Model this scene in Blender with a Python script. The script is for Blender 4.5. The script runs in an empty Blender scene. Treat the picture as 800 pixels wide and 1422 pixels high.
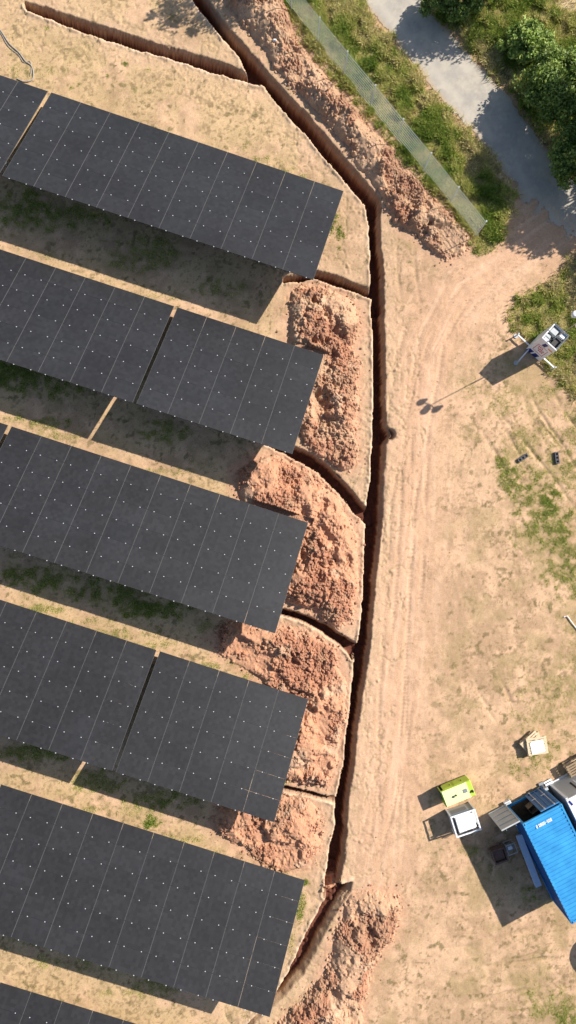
import bpy, math, random
import numpy as np
from mathutils import Matrix, Vector
R = math.radians
random.seed(7)
rng = np.random.default_rng(11)
S = bpy.context.scene
C = S.collection

# ------------------------------------------------------------------ camera, sky, sun, exposure
F_PX, CAM_H = 959.5, 40.43
PITCH, ROLL = R(-1.901), R(-2.212)
_c, _s = math.cos(PITCH), math.sin(PITCH)
_rx = np.array([[1, 0, 0], [0, _c, -_s], [0, _s, _c]])
_c, _s = math.cos(ROLL), math.sin(ROLL)
_ry = np.array([[_c, 0, -_s], [0, 1, 0], [_s, 0, _c]])
RC = _ry @ _rx
cam = bpy.data.cameras.new('camera')
cam.sensor_fit = 'HORIZONTAL'
cam.sensor_width = 36
cam.lens = 36 * F_PX / 800
cam.clip_end = 3000
co = bpy.data.objects.new('camera', cam)
C.objects.link(co)
m4 = Matrix(RC.T.tolist()).to_4x4()
m4.translation = (0, 0, CAM_H)
co.matrix_world = m4
S.camera = co

SUN_AZ, SUN_EL = R(27.5), R(38.1)
w = bpy.data.worlds.new('World')
S.world = w
w.use_nodes = True
nt = w.node_tree
bg = nt.nodes['Background']
sky = nt.nodes.new('ShaderNodeTexSky')
sky.sky_type = 'NISHITA'
sky.sun_disc = False
sky.sun_elevation = SUN_EL
sky.sun_rotation = R(90) - SUN_AZ
nt.links.new(sky.outputs[0], bg.inputs[0])
bg.inputs[1].default_value = 0.08
sl = bpy.data.lights.new('sun', 'SUN')
sl.energy = 4.6
sl.angle = R(0.55)
sl.color = (1.0, 0.94, 0.86)
so = bpy.data.objects.new('sun', sl)
C.objects.link(so)
SUNV = np.array([math.cos(SUN_AZ) * math.cos(SUN_EL), math.sin(SUN_AZ) * math.cos(SUN_EL), math.sin(SUN_EL)])
so.rotation_euler = Vector(SUNV).to_track_quat('Z', 'Y').to_euler()
so.location = (60, 30, 60)
S.view_settings.view_transform = 'Standard'
S.view_settings.look = 'None'
S.view_settings.exposure = 0.80
S.view_settings.gamma = 1

# ------------------------------------------------------------------ helpers
def G(u, v, z=0.0):
    """place read off the picture -> world xy at height z"""
    d = RC.T @ np.array([(u - 400) / F_PX, (711 - v) / F_PX, -1.0])
    t = (z - CAM_H) / d[2]
    return d[:2] * t
def GP(pts, z=0.0):
    return np.array([G(u, v, z) for u, v in pts])

def tag(o, label=None, cat=None, group=None, kind=None):
    if label: o['label'] = label
    if cat: o['category'] = cat
    if group: o['group'] = group
    if kind: o['kind'] = kind
    return o
def empty(name, loc=(0, 0, 0), rz=0.0):
    o = bpy.data.objects.new(name, None)
    o.empty_display_size = .3
    C.objects.link(o)
    o.location = loc
    o.rotation_euler = (0, 0, rz)
    return o
class MB:
    def __init__(s): s.v = []; s.f = []; s.mi = []
    def add(s, vs, fs, mi=0):
        b = len(s.v); s.v += [tuple(float(a) for a in p) for p in vs]
        s.f += [tuple(b + i for i in f) for f in fs]; s.mi += [mi] * len(fs)
        return s
    def box(s, c, d, rz=0.0, mi=0, rx=0.0, ry=0.0, bev=0.0):
        M = Matrix.Translation(c) @ Matrix.Rotation(rz, 4, 'Z') @ Matrix.Rotation(ry, 4, 'Y') @ Matrix.Rotation(rx, 4, 'X')
        x, y, z = d[0] / 2, d[1] / 2, d[2] / 2
        if bev <= 0:
            vs = [M @ Vector((a * x, b * y, e * z)) for e in (-1, 1) for b in (-1, 1) for a in (-1, 1)]
            fs = [(0, 2, 3, 1), (4, 5, 7, 6), (0, 1, 5, 4), (2, 6, 7, 3), (0, 4, 6, 2), (1, 3, 7, 5)]
        else:
            b = bev
            ring = [(x - b, -y), (x, -y + b), (x, y - b), (x - b, y), (-x + b, y), (-x, y - b), (-x, -y + b), (-x + b, -y)]
            rin = [(a * (x - b) / x, e * (y - b) / y) for a, e in ring]
            vs = []
            for rr, zz in ((rin, -z), (ring, -z + b), (ring, z - b), (rin, z)):
                vs += [M @ Vector((a, e, zz)) for a, e in rr]
            fs = [tuple(range(7, -1, -1)), tuple(range(24, 32))]
            for k in range(3):
                fs += [(k * 8 + i, k * 8 + (i + 1) % 8, k * 8 + 8 + (i + 1) % 8, k * 8 + 8 + i) for i in range(8)]
        return s.add(vs, fs, mi)
    def tube(s, pts, r, n=8, mi=0):
        pts = [Vector(p) for p in pts]
        rs = r if isinstance(r, (list, tuple)) else [r] * len(pts)
        vs = []; fs = []
        up = Vector((0, 0, 1))
        for i, p in enumerate(pts):
            t = (pts[min(i + 1, len(pts) - 1)] - pts[max(i - 1, 0)]).normalized()
            a = t.cross(up if abs(t.z) < .9 else Vector((1, 0, 0))).normalized()
            b = t.cross(a)
            vs += [p + (a * math.cos(2 * math.pi * k / n) + b * math.sin(2 * math.pi * k / n)) * rs[i] for k in range(n)]
        for i in range(len(pts) - 1):
            fs += [(i * n + k, i * n + (k + 1) % n, (i + 1) * n + (k + 1) % n, (i + 1) * n + k) for k in range(n)]
        fs += [tuple(range(n - 1, -1, -1)), tuple(range(len(vs) - n, len(vs)))]
        return s.add(vs, fs, mi)
    def build(s, name, mats, parent=None, smooth=False):
        me = bpy.data.meshes.new(name)
        me.from_pydata(s.v, [], s.f)
        if not isinstance(mats, (list, tuple)): mats = [mats]
        for m in mats: me.materials.append(m)
        me.polygons.foreach_set('material_index', s.mi)
        if smooth: me.polygons.foreach_set('use_smooth', [True] * len(s.f))
        me.update()
        o = bpy.data.objects.new(name, me)
        C.objects.link(o)
        if parent: o.parent = parent
        return o
def copy_tree(o, parent=None):
    c = o.copy(); C.objects.link(c); c.parent = parent
    for ch in [x for x in C.objects if x.parent == o]:
        copy_tree(ch, c)
    return c

# ------------------------------------------------------------------ materials
def mat(name, col, rough=.7, metal=0.0, noise=0.0, scale=8.0, detail=4, col2=None, bump=0.0, bscale=30.0, spec=.4, obj_rand=0.0):
    m = bpy.data.materials.new(name); m.use_nodes = True
    t = m.node_tree; b = t.nodes['Principled BSDF']
    b.inputs['Roughness'].default_value = rough
    b.inputs['Metallic'].default_value = metal
    b.inputs['Specular IOR Level'].default_value = spec
    tc = t.nodes.new('ShaderNodeTexCoord')
    if noise > 0 or col2:
        n = t.nodes.new('ShaderNodeTexNoise'); n.inputs['Scale'].default_value = scale; n.inputs['Detail'].default_value = detail
        n.inputs['Roughness'].default_value = .65
        t.links.new(tc.outputs['Object'], n.inputs['Vector'])
        r = t.nodes.new('ShaderNodeValToRGB')
        r.color_ramp.elements[0].position = .32; r.color_ramp.elements[1].position = .7
        c2 = col2 or tuple(c * (1 - noise) for c in col)
        r.color_ramp.elements[0].color = (*c2, 1); r.color_ramp.elements[1].color = (*col, 1)
        t.links.new(n.outputs['Fac'], r.inputs['Fac'])
        out = r.outputs['Color']
        if obj_rand:
            oi = t.nodes.new('ShaderNodeObjectInfo'); mr = t.nodes.new('ShaderNodeMapRange')
            mr.inputs['To Min'].default_value = 1 - obj_rand; mr.inputs['To Max'].default_value = 1 + obj_rand
            t.links.new(oi.outputs['Random'], mr.inputs['Value'])
            vm = t.nodes.new('ShaderNodeVectorMath'); vm.operation = 'SCALE'
            t.links.new(out, vm.inputs[0]); t.links.new(mr.outputs[0], vm.inputs['Scale'])
            out = vm.outputs[0]
        t.links.new(out, b.inputs['Base Color'])
    else:
        b.inputs['Base Color'].default_value = (*col, 1)
    if bump > 0:
        n2 = t.nodes.new('ShaderNodeTexNoise'); n2.inputs['Scale'].default_value = bscale; n2.inputs['Detail'].default_value = 5
        t.links.new(tc.outputs['Object'], n2.inputs['Vector'])
        bp = t.nodes.new('ShaderNodeBump'); bp.inputs['Strength'].default_value = bump; bp.inputs['Distance'].default_value = .03
        t.links.new(n2.outputs['Fac'], bp.inputs['Height']); t.links.new(bp.outputs[0], b.inputs['Normal'])
    return m
def mat_vcol(name, rough=.95, var=.25, scale=14.0, bump=.35, spec=.15, trans=0.0):
    m = bpy.data.materials.new(name); m.use_nodes = True
    t = m.node_tree; b = t.nodes['Principled BSDF']
    b.inputs['Roughness'].default_value = rough
    b.inputs['Specular IOR Level'].default_value = spec
    a = t.nodes.new('ShaderNodeAttribute'); a.attribute_name = 'Col'
    out = a.outputs['Color']
    if var > 0:
        tc = t.nodes.new('ShaderNodeTexCoord')
        n = t.nodes.new('ShaderNodeTexNoise'); n.inputs['Scale'].default_value = scale; n.inputs['Detail'].default_value = 6; n.inputs['Roughness'].default_value = .7
        t.links.new(tc.outputs['Object'], n.inputs['Vector'])
        mr = t.nodes.new('ShaderNodeMapRange'); mr.inputs['From Min'].default_value = .3; mr.inputs['From Max'].default_value = .7
        mr.inputs['To Min'].default_value = 1 - var; mr.inputs['To Max'].default_value = 1 + var * .7
        t.links.new(n.outputs['Fac'], mr.inputs['Value'])
        vm = t.nodes.new('ShaderNodeVectorMath'); vm.operation = 'SCALE'
        t.links.new(out, vm.inputs[0]); t.links.new(mr.outputs[0], vm.inputs['Scale'])
        out = vm.outputs[0]
        if bump > 0:
            bp = t.nodes.new('ShaderNodeBump'); bp.inputs['Strength'].default_value = bump; bp.inputs['Distance'].default_value = .04
            t.links.new(n.outputs['Fac'], bp.inputs['Height']); t.links.new(bp.outputs[0], b.inputs['Normal'])
    t.links.new(out, b.inputs['Base Color'])
    if trans > 0:
        tr = t.nodes.new('ShaderNodeBsdfTranslucent'); t.links.new(out, tr.inputs['Color'])
        mx = t.nodes.new('ShaderNodeMixShader'); mx.inputs[0].default_value = trans
        t.links.new(b.outputs[0], mx.inputs[1]); t.links.new(tr.outputs[0], mx.inputs[2])
        t.links.new(mx.outputs[0], t.nodes['Material Output'].inputs['Surface'])
    return m

M = {}
M['ground'] = mat_vcol('bare_earth', var=.20, bump=.28)
M['spoil'] = mat_vcol('spoil_earth', var=.32, scale=18, bump=.6)
M['road'] = mat_vcol('worn_asphalt', rough=.9, var=.14, scale=40, bump=.15)
M['blade'] = mat_vcol('grass_blades', rough=.6, var=0, bump=0, spec=.25, trans=.4)
M['leaf'] = mat_vcol('leaves', rough=.5, var=0, bump=0, spec=.3, trans=.25)
M['bark'] = mat('bark', (.16, .12, .08), .9, noise=.5, scale=12, bump=.6)
M['galv'] = mat('galvanised_steel', (.46, .48, .49), .45, .6, noise=.2, scale=20)
M['clamp'] = mat('aluminium_clamp', (.42, .43, .45), .45, .1)
M['frame_black'] = mat('black_frame', (.02, .02, .023), .5)
M['rim_grey'] = mat('grey_frame_edge', (.085, .085, .085), .6)
M['white'] = mat('white_paint', (.80, .81, .82), .45, noise=.1, scale=3)
M['white_sheet'] = mat('white_sheet', (.82, .82, .80), .6, noise=.08, scale=5)
M['grey_paint'] = mat('grey_paint', (.44, .46, .46), .5, noise=.12, scale=4)
M['steel_dark'] = mat('dark_steel', (.06, .065, .07), .5, .3, noise=.2)
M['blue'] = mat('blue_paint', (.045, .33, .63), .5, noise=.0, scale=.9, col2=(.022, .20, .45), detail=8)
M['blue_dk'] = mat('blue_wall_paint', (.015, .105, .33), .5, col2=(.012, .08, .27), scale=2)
M['blue_pale'] = mat('pale_blue_paint', (.55, .66, .82), .5, noise=.15, scale=4)
M['navy'] = mat('navy_marking', (.015, .02, .16), .5)
M['red'] = mat('red_lettering', (.5, .06, .08), .6)
M['orange'] = mat('orange_marking', (.7, .25, .04), .6)
M['lime'] = mat('lime_paint', (.42, .56, .06), .5, noise=.08, scale=3)
M['limepale'] = mat('pale_lime_paint', (.78, .86, .38), .5, noise=.06, scale=3)
M['black'] = mat('black_plastic', (.018, .018, .02), .6, noise=.3, scale=9)
M['rubber'] = mat('recycled_rubber', (.10, .095, .10), .85, noise=.4, scale=20, bump=.3)
M['wood'] = mat('raw_pallet_wood', (.74, .58, .38), .85, noise=.35, scale=14, obj_rand=.12)
M['wood_old'] = mat('weathered_wood', (.36, .26, .16), .9, noise=.45, scale=14)
M['floor_wood'] = mat('container_floor_board', (.16, .085, .04), .8, noise=.5, scale=6)
M['rust'] = mat('rusty_brown', (.17, .10, .075), .85, noise=.4, scale=8)
M['fence'] = mat('green_grey_fence_paint', (.52, .58, .56), .45, .1, noise=.08)
M['cable'] = mat('grey_conduit', (.36, .32, .27), .7, noise=.3, scale=10)
M['smoke'] = mat('grey_plastic', (.22, .24, .26), .4)

# solar glass: dark cells, faint cell-by-cell differences
def solar_mat():
    m = bpy.data.materials.new('solar_glass'); m.use_nodes = True
    t = m.node_tree; b = t.nodes['Principled BSDF']
    b.inputs['Roughness'].default_value = .38
    b.inputs['Specular IOR Level'].default_value = .35
    tc = t.nodes.new('ShaderNodeTexCoord')
    sc = t.nodes.new('ShaderNodeVectorMath'); sc.operation = 'MULTIPLY'; sc.inputs[1].default_value = (5.5, 5.6, 0)
    t.links.new(tc.outputs['Object'], sc.inputs[0])
    fl = t.nodes.new('ShaderNodeVectorMath'); fl.operation = 'FLOOR'; t.links.new(sc.outputs[0], fl.inputs[0])
    oi = t.nodes.new('ShaderNodeObjectInfo')
    ad = t.nodes.new('ShaderNodeVectorMath'); ad.operation = 'ADD'
    t.links.new(fl.outputs[0], ad.inputs[0])
    mu = t.nodes.new('ShaderNodeMath'); mu.operation = 'MULTIPLY'; mu.inputs[1].default_value = 91
    t.links.new(oi.outputs['Random'], mu.inputs[0])
    cx = t.nodes.new('ShaderNodeCombineXYZ'); t.links.new(mu.outputs[0], cx.inputs[2])
    t.links.new(cx.outputs[0], ad.inputs[1])
    wn = t.nodes.new('ShaderNodeTexWhiteNoise'); t.links.new(ad.outputs[0], wn.inputs['Vector'])
    cr = t.nodes.new('ShaderNodeMapRange'); cr.inputs['To Min'].default_value = .86; cr.inputs['To Max'].default_value = 1.16
    t.links.new(wn.outputs['Value'], cr.inputs['Value'])
    pr = t.nodes.new('ShaderNodeMapRange'); pr.inputs['To Min'].default_value = .92; pr.inputs['To Max'].default_value = 1.12
    t.links.new(oi.outputs['Random'], pr.inputs['Value'])
    ml = t.nodes.new('ShaderNodeMath'); ml.operation = 'MULTIPLY'
    t.links.new(cr.outputs[0], ml.inputs[0]); t.links.new(pr.outputs[0], ml.inputs[1])
    # dust film, in world space so it drifts over several modules
    geo = t.nodes.new('ShaderNodeNewGeometry')
    nz = t.nodes.new('ShaderNodeTexNoise'); nz.inputs['Scale'].default_value = .35; nz.inputs['Detail'].default_value = 3
    t.links.new(geo.outputs['Position'], nz.inputs['Vector'])
    rp = t.nodes.new('ShaderNodeValToRGB')
    rp.color_ramp.elements[0].position = .35; rp.color_ramp.elements[1].position = .7
    rp.color_ramp.elements[0].color = (.0205, .0196, .0205, 1); rp.color_ramp.elements[1].color = (.0245, .0248, .0265, 1)
    t.links.new(nz.outputs['Fac'], rp.inputs['Fac'])
    vm = t.nodes.new('ShaderNodeVectorMath'); vm.operation = 'SCALE'
    t.links.new(rp.outputs[0], vm.inputs[0]); t.links.new(ml.outputs[0], vm.inputs['Scale'])
    t.links.new(vm.outputs[0], b.inputs['Base Color'])
    return m
M['solar'] = solar_mat()

# ------------------------------------------------------------------ numpy noise and shape fields
def vnoise(x, y, seed=0):
    xi = np.floor(x).astype(np.int64); yi = np.floor(y).astype(np.int64)
    fx = x - xi; fy = y - yi
    fx = fx * fx * (3 - 2 * fx); fy = fy * fy * (3 - 2 * fy)
    def h(a, b):
        n = (a * 374761393 + b * 668265263 + seed * 974634777) & 0xffffffff
        n = ((n ^ (n >> 13)) * 1274126177) & 0xffffffff
        return ((n ^ (n >> 16)) & 0xffff) / 65535.0
    return (h(xi, yi) * (1 - fx) + h(xi + 1, yi) * fx) * (1 - fy) + (h(xi, yi + 1) * (1 - fx) + h(xi + 1, yi + 1) * fx) * fy
def fbm(x, y, sc, seed=0, oct=4, gain=.55):
    s = 0; a = 1; t = 0
    for k in range(oct):
        s = s + a * vnoise(x * sc + 17.3 * k, y * sc - 9.1 * k, seed + k); t += a; a *= gain; sc *= 2.03
    return s / t
def sst(a, b, x):
    t = np.clip((x - a) / (b - a), 0, 1)
    return t * t * (3 - 2 * t)
def dist_poly(X, Y, P, closed=False):
    d = np.full(X.shape, 1e9)
    n = len(P); rng_ = range(n if closed else n - 1)
    for i in rng_:
        a = P[i]; b = P[(i + 1) % n]; e = b - a; L = (e ** 2).sum() + 1e-12
        t = np.clip(((X - a[0]) * e[0] + (Y - a[1]) * e[1]) / L, 0, 1)
        d = np.minimum(d, (X - a[0] - t * e[0]) ** 2 + (Y - a[1] - t * e[1]) ** 2)
    return np.sqrt(d)
def inside(X, Y, P):
    r = np.zeros(X.shape, bool); n = len(P)
    for i in range(n):
        x0, y0 = P[i]; x1, y1 = P[(i + 1) % n]
        if y0 == y1: continue
        c = ((Y >= min(y0, y1)) & (Y < max(y0, y1))) & (X < (x1 - x0) * (Y - y0) / (y1 - y0) + x0)
        r ^= c
    return r
def sdist(X, Y, P):
    """signed distance, positive inside; far outside is left at -9"""
    lo = P.min(0) - 3.0; hi = P.max(0) + 3.0
    m = (X > lo[0]) & (X < hi[0]) & (Y > lo[1]) & (Y < hi[1])
    out = np.full(X.shape, -9.0)
    x = X[m]; y = Y[m]
    d = dist_poly(x, y, P, True)
    out[m] = np.where(inside(x, y, P), d, -d)
    return out
def dline(X, Y, P, reach=3.0):
    lo = P.min(0) - reach; hi = P.max(0) + reach
    m = (X > lo[0]) & (X < hi[0]) & (Y > lo[1]) & (Y < hi[1])
    out = np.full(X.shape, 99.0)
    out[m] = dist_poly(X[m], Y[m], P)
    return out

# ---- outlines, read off the picture
TR_MAIN_L = GP([(248, -30), (266, 0), (297, 40), (332, 78), (346, 110), (368, 121), (390, 150), (422, 185), (432, 197), (475, 247), (506, 285), (512, 310), (514, 345), (515, 400), (517, 470), (519, 540), (517, 602), (514, 665), (507, 712), (507, 750), (505, 805), (500, 870), (491, 925), (485, 990), (476, 1065), (466, 1110), (465, 1145), (456, 1187), (450, 1222), (448, 1245)])
TR_MAIN_R = GP([(272, -30), (290, 0), (312, 30), (350, 72), (362, 85), (378, 107), (412, 142), (450, 182), (482, 222), (510, 255), (527, 272), (531, 292), (528, 312), (530, 340), (534, 390), (534, 450), (536, 490), (536, 540), (537, 590), (545, 603), (536, 617), (534, 665), (531, 730), (525, 780), (520, 830), (515, 890), (509, 940), (504, 970), (497, 1020), (490, 1080), (484, 1120), (482, 1160), (480, 1195), (473, 1222), (470, 1245)])
TR2_L = GP([(488, 1223), (470, 1229), (452, 1246), (443, 1262), (422, 1302), (400, 1350), (384, 1377), (368, 1398), (345, 1420), (325, 1440)])
TR2_R = GP([(491, 1226), (487, 1238), (474, 1256), (462, 1277), (450, 1300), (436, 1330), (422, 1354), (404, 1374), (386, 1392), (368, 1408), (352, 1424), (335, 1446)])
TRENCH = [  # rim side, bank side, depth, floor width fraction
    (TR_MAIN_L, TR_MAIN_R, 1.35),
    (TR2_L, TR2_R, .8),
    (GP([(34, 10), (38, 16), (70, 28), (105, 41), (150, 56), (200, 72), (250, 86), (295, 102), (337, 113), (362, 120)]), GP([(34, 2), (58, 8), (90, 19), (130, 31), (165, 42), (210, 57), (250, 68), (287, 79), (322, 91), (352, 106)]), 1.0),
    (GP([(392, 392), (412, 392), (436, 387), (465, 397), (495, 407), (522, 419)]), GP([(394, 383), (420, 376), (441, 375), (470, 382), (500, 395), (522, 401)]), .95),
    (GP([(360, 612), (382, 625), (405, 636), (440, 656), (467, 683), (490, 711), (512, 734)]), GP([(372, 603), (410, 620), (430, 628), (455, 645), (480, 670), (503, 698), (514, 710)]), 1.0),
    (GP([(372, 852), (391, 855), (417, 862), (447, 878), (472, 897), (490, 917)]), GP([(374, 843), (395, 845), (430, 855), (455, 866), (480, 883), (500, 896)]), .95),
    (GP([(378, 1096), (396, 1099), (435, 1107), (472, 1116)]), GP([(380, 1088), (400, 1091), (435, 1100), (475, 1108)]), .8),
]
HEAPS = [  # outline, height, redness, label
    ([(312, -25), (385, -25), (400, 8), (412, 50), (440, 92), (475, 130), (510, 172), (545, 215), (590, 262), (628, 300), (655, 330), (648, 352), (618, 362), (600, 352), (578, 330), (556, 318), (542, 296), (530, 270), (508, 242), (482, 205), (455, 172), (425, 140), (395, 108), (368, 72), (345, 42), (318, 10)], 1.15, .35, 'long bank of brown spoil running between the trench and the green mesh fence'),
    ([(408, 402), (440, 396), (470, 408), (496, 425), (503, 452), (490, 480), (498, 515), (497, 560), (494, 600), (496, 640), (478, 652), (452, 640), (425, 616), (412, 600), (400, 560), (398, 500), (404, 440)], .85, .62, 'crumbly brown spoil heap just below the first crossing trench, beside the second row of panels'),
    ([(325, 655), (345, 638), (375, 632), (405, 642), (440, 662), (468, 690), (488, 722), (496, 760), (496, 810), (486, 860), (468, 868), (440, 852), (405, 838), (370, 800), (350, 740), (330, 690)], .8, .85, 'curving orange red spoil heap wrapped round the end of the third row of panels'),
    ([(298, 872), (325, 862), (360, 864), (400, 872), (440, 885), (466, 905), (479, 940), (476, 1000), (466, 1060), (456, 1088), (420, 1086), (388, 1080), (370, 1020), (380, 960), (340, 930), (302, 905)], .75, .9, 'orange red spoil heap wrapped round the end of the fourth row of panels'),
    ([(300, 1120), (330, 1115), (362, 1108), (400, 1106), (432, 1112), (447, 1135), (442, 1175), (428, 1200), (395, 1210), (360, 1198), (320, 1165), (300, 1150)], .7, .75, 'low red brown spoil heap above the corner of the fifth row of panels'),
    ([(492, 1243), (520, 1236), (545, 1242), (556, 1262), (548, 1300), (528, 1325), (512, 1355), (506, 1400), (498, 1450), (380, 1450), (392, 1415), (420, 1392), (446, 1356), (458, 1322), (470, 1290), (480, 1262)], .75, .55, 'pink brown spoil heap at the bottom edge beside the end of the trench'),
    ([(449, 1218), (468, 1214), (476, 1226), (468, 1240), (452, 1250), (446, 1240)], -.45, .95, 'small plug of orange soil blocking the junction of the two trench lengths'),
]
ROAD = GP([(470, -60), (502, 0), (520, 24), (552, 62), (580, 95), (615, 142), (655, 184), (676, 206), (706, 246), (726, 282), (770, 330), (830, 372), (860, 330), (830, 285), (797, 247), (775, 224), (755, 200), (730, 168), (700, 125), (660, 84), (625, 46), (600, 20), (560, -60)])
GREEN = [  # outline, cover, blade height, palette
    (GP([(372, -40), (395, 5), (420, 52), (450, 96), (485, 128), (520, 170), (553, 210), (598, 262), (632, 300), (655, 330), (655, 352), (672, 352), (695, 328), (706, 300), (718, 278), (700, 248), (672, 210), (650, 186), (612, 146), (577, 100), (548, 66), (516, 26), (495, -4), (465, -60)]), 1.0, .27, 'verge'),
    (GP([(552, -60), (602, 16), (628, 42), (662, 80), (704, 122), (735, 165), (760, 198), (800, 245), (860, 320), (900, 320), (900, -60)]), 1.0, .32, 'verge'),
    (GP([(792, 360), (780, 382), (754, 394), (722, 409), (705, 436), (711, 458), (733, 474), (757, 508), (775, 532), (792, 556), (830, 580), (830, 340)]), 1.0, .22, 'island'),
]
PATCH = [  # centre, radii, angle, cover, height
    (745, 690, 40, 46, .42), (770, 740, 34, 60, .42), (790, 800, 26, 40, .4), (735, 650, 40, 18, .35), (700, 560, 40, 30, .22), (760, 600, 50, 30, .25),
    (698, 643, 14, 12, .45), (712, 664, 20, 20, .5), (730, 690, 26, 30, .5), (762, 696, 20, 34, .65), (742, 706, 44, 34, .45), (740, 732, 26, 14, .45), (723, 742, 16, 18, .4),
    (768, 730, 24, 44, .5), (790, 726, 20, 34, .55), (790, 770, 24, 34, .5), (772, 795, 22, 26, .4), (795, 815, 20, 24, .4), (786, 652, 26, 36, .4), (745, 575, 40, 26, .2), (730, 620, 40, 40, .3), (760, 650, 44, 50, .32), (790, 590, 20, 50, .3), (765, 545, 30, 16, .3),
    (462, 322, 14, 26, .75), (440, 336, 16, 14, .3), (400, 236, 22, 7, .6), (368, 222, 24, 8, .45), (345, 205, 18, 8, .25), (420, 246, 14, 6, .5),
    (210, 1141, 13, 10, .95), (298, 1180, 8, 5, .6), (395, 1215, 14, 8, .5), (425, 1222, 8, 10, .7), (418, 1260, 7, 28, .45), (405, 1310, 6, 25, .3),
    (436, 612, 10, 8, .5), (405, 822, 10, 10, .5), (340, 938, 20, 7, .5), (390, 1086, 16, 4, .4),
    (66, 40, 5, 5, .6), (150, 105, 3, 3, .5), (100, 123, 4, 3, .4), (112, 118, 4, 3, .4), (20, 60, 18, 24, .15), (90, 45, 20, 16, .12), (174, 88, 3, 3, .5), (207, 98, 4, 3, .4),
    (60, 300, 90, 24, .45), (30, 290, 50, 36, .5), (200, 355, 60, 26, .35), (300, 400, 40, 16, .4), (60, 530, 80, 26, .5), (20, 520, 40, 30, .6), (230, 596, 40, 18, .4), (290, 640, 30, 10, .2),
    (60, 800, 70, 22, .5), (150, 822, 60, 22, .5), (225, 848, 60, 16, .6), (290, 868, 20, 12, .3), (40, 1045, 80, 14, .45), (140, 1085, 50, 16, .4), (230, 1110, 60, 14, .5), (110, 1335, 90, 14, .3), (240, 1370, 60, 14, .3),
    (70, 590, 30, 10, .35), (60, 845, 34, 8, .4), (120, 862, 34, 8, .4), (215, 895, 30, 7, .3), (330, 920, 20, 7, .3), (20, 580, 16, 9, .4), (190, 1125, 60, 10, .2), (100, 1100, 30, 12, .15), (327, 436, 5, 4, .8), (110, 390, 20, 8, .2),
    (90, 1125, 70, 8, .3), (250, 1165, 60, 7, .3), (150, 880, 60, 8, .35), (270, 925, 40, 6, .35), (90, 605, 60, 7, .3), (230, 655, 60, 6, .25), (60, 355, 60, 8, .2), (240, 412, 60, 6, .2), (60, 1310, 60, 8, .2), (200, 1380, 60, 8, .25), (120, 70, 60, 30, .12), (60, 100, 50, 16, .2), (200, 130, 60, 20, .1), (330, 190, 40, 20, .12),
    (650, 620, 40, 60, .06), (600, 1160, 40, 24, .12), (640, 1010, 60, 40, .05), (770, 980, 60, 60, .22), (750, 1050, 40, 30, .35), (720, 1070, 20, 18, .3), (650, 1180, 16, 10, .3), (700, 1230, 40, 40, .1), (735, 1240, 12, 14, .5),
    (770, 1400, 50, 30, .35), (720, 1340, 80, 50, .08), (640, 1360, 60, 50, .05), (600, 1300, 60, 50, .04), (790, 1415, 26, 14, .5), (700, 520, 30, 30, .14), (660, 540, 30, 24, .2), (795, 900, 20, 60, .2), (780, 840, 30, 30, .18),
]
H_G = [(GP(o), h, r, l) for o, h, r, l in HEAPS]

# ------------------------------------------------------------------ the ground sheet
STEP = .06
GX0, GX1, GY0, GY1 = -17.4, 21.2, -31.2, 35.0
nx = int((GX1 - GX0) / STEP) + 1; ny = int((GY1 - GY0) / STEP) + 1
xs = GX0 + np.arange(nx) * STEP; ys = GY0 + np.arange(ny) * STEP
X, Y = np.meshgrid(xs, ys)
def splat(Hm, x0, y0, st, n, rmin, rmax, mask, flat=.7, seed=1, sink=.3, pw=2.2):
    """press n clods (rough half domes) into a height array"""
    r_ = np.random.default_rng(seed)
    hh, ww = Hm.shape
    cand = np.argwhere(mask)
    if len(cand) == 0: return
    pick = cand[r_.integers(0, len(cand), n)]
    for (j, i) in pick:
        r = rmin + (rmax - rmin) * r_.random() ** pw
        k = int(r / st) + 1
        j0, j1, i0, i1 = max(j - k, 0), min(j + k + 1, hh), max(i - k, 0), min(i + k + 1, ww)
        jj, ii = np.mgrid[j0:j1, i0:i1]
        a = r_.random() * 3.14; dx = (ii - i + r_.random() - .5) * st; dy = (jj - j + r_.random() - .5) * st
        u = dx * math.cos(a) + dy * math.sin(a); v = -dx * math.sin(a) + dy * math.cos(a)
        d2 = (u / r) ** 2 + (v / (r * (.6 + .4 * r_.random()))) ** 2
        bump = np.where(d2 < 1, np.sqrt(np.clip(1 - d2, 0, 1)) * r * flat, -1)
        base = Hm[j, i] - r * sink * .5
        Hm[j0:j1, i0:i1] = np.where(bump > 0, np.maximum(Hm[j0:j1, i0:i1], np.minimum(base, Hm[j0:j1, i0:i1] + r * .2) + bump), Hm[j0:j1, i0:i1])
wx = (fbm(X, Y, 1.1, 3) - .5) * .22 + (fbm(X, Y, 4.5, 4, 2) - .5) * .08
wy = (fbm(X, Y, 1.1, 5) - .5) * .22 + (fbm(X, Y, 4.5, 6, 2) - .5) * .08
Z = (fbm(X, Y, .35, 21) - .5) * .10 + (fbm(X, Y, 2.2, 22) - .5) * .035 + (fbm(X, Y, 7, 23, 3) - .5) * .022
trd = np.zeros(X.shape)          # depth
rim = np.zeros(X.shape)
near_tr = np.full(X.shape, 99.0)
cx_ = (fbm(X, Y, 2.2, 7, 3, .6) - .5) * .13; cy_ = (fbm(X, Y, 2.2, 8, 3, .6) - .5) * .13
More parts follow.
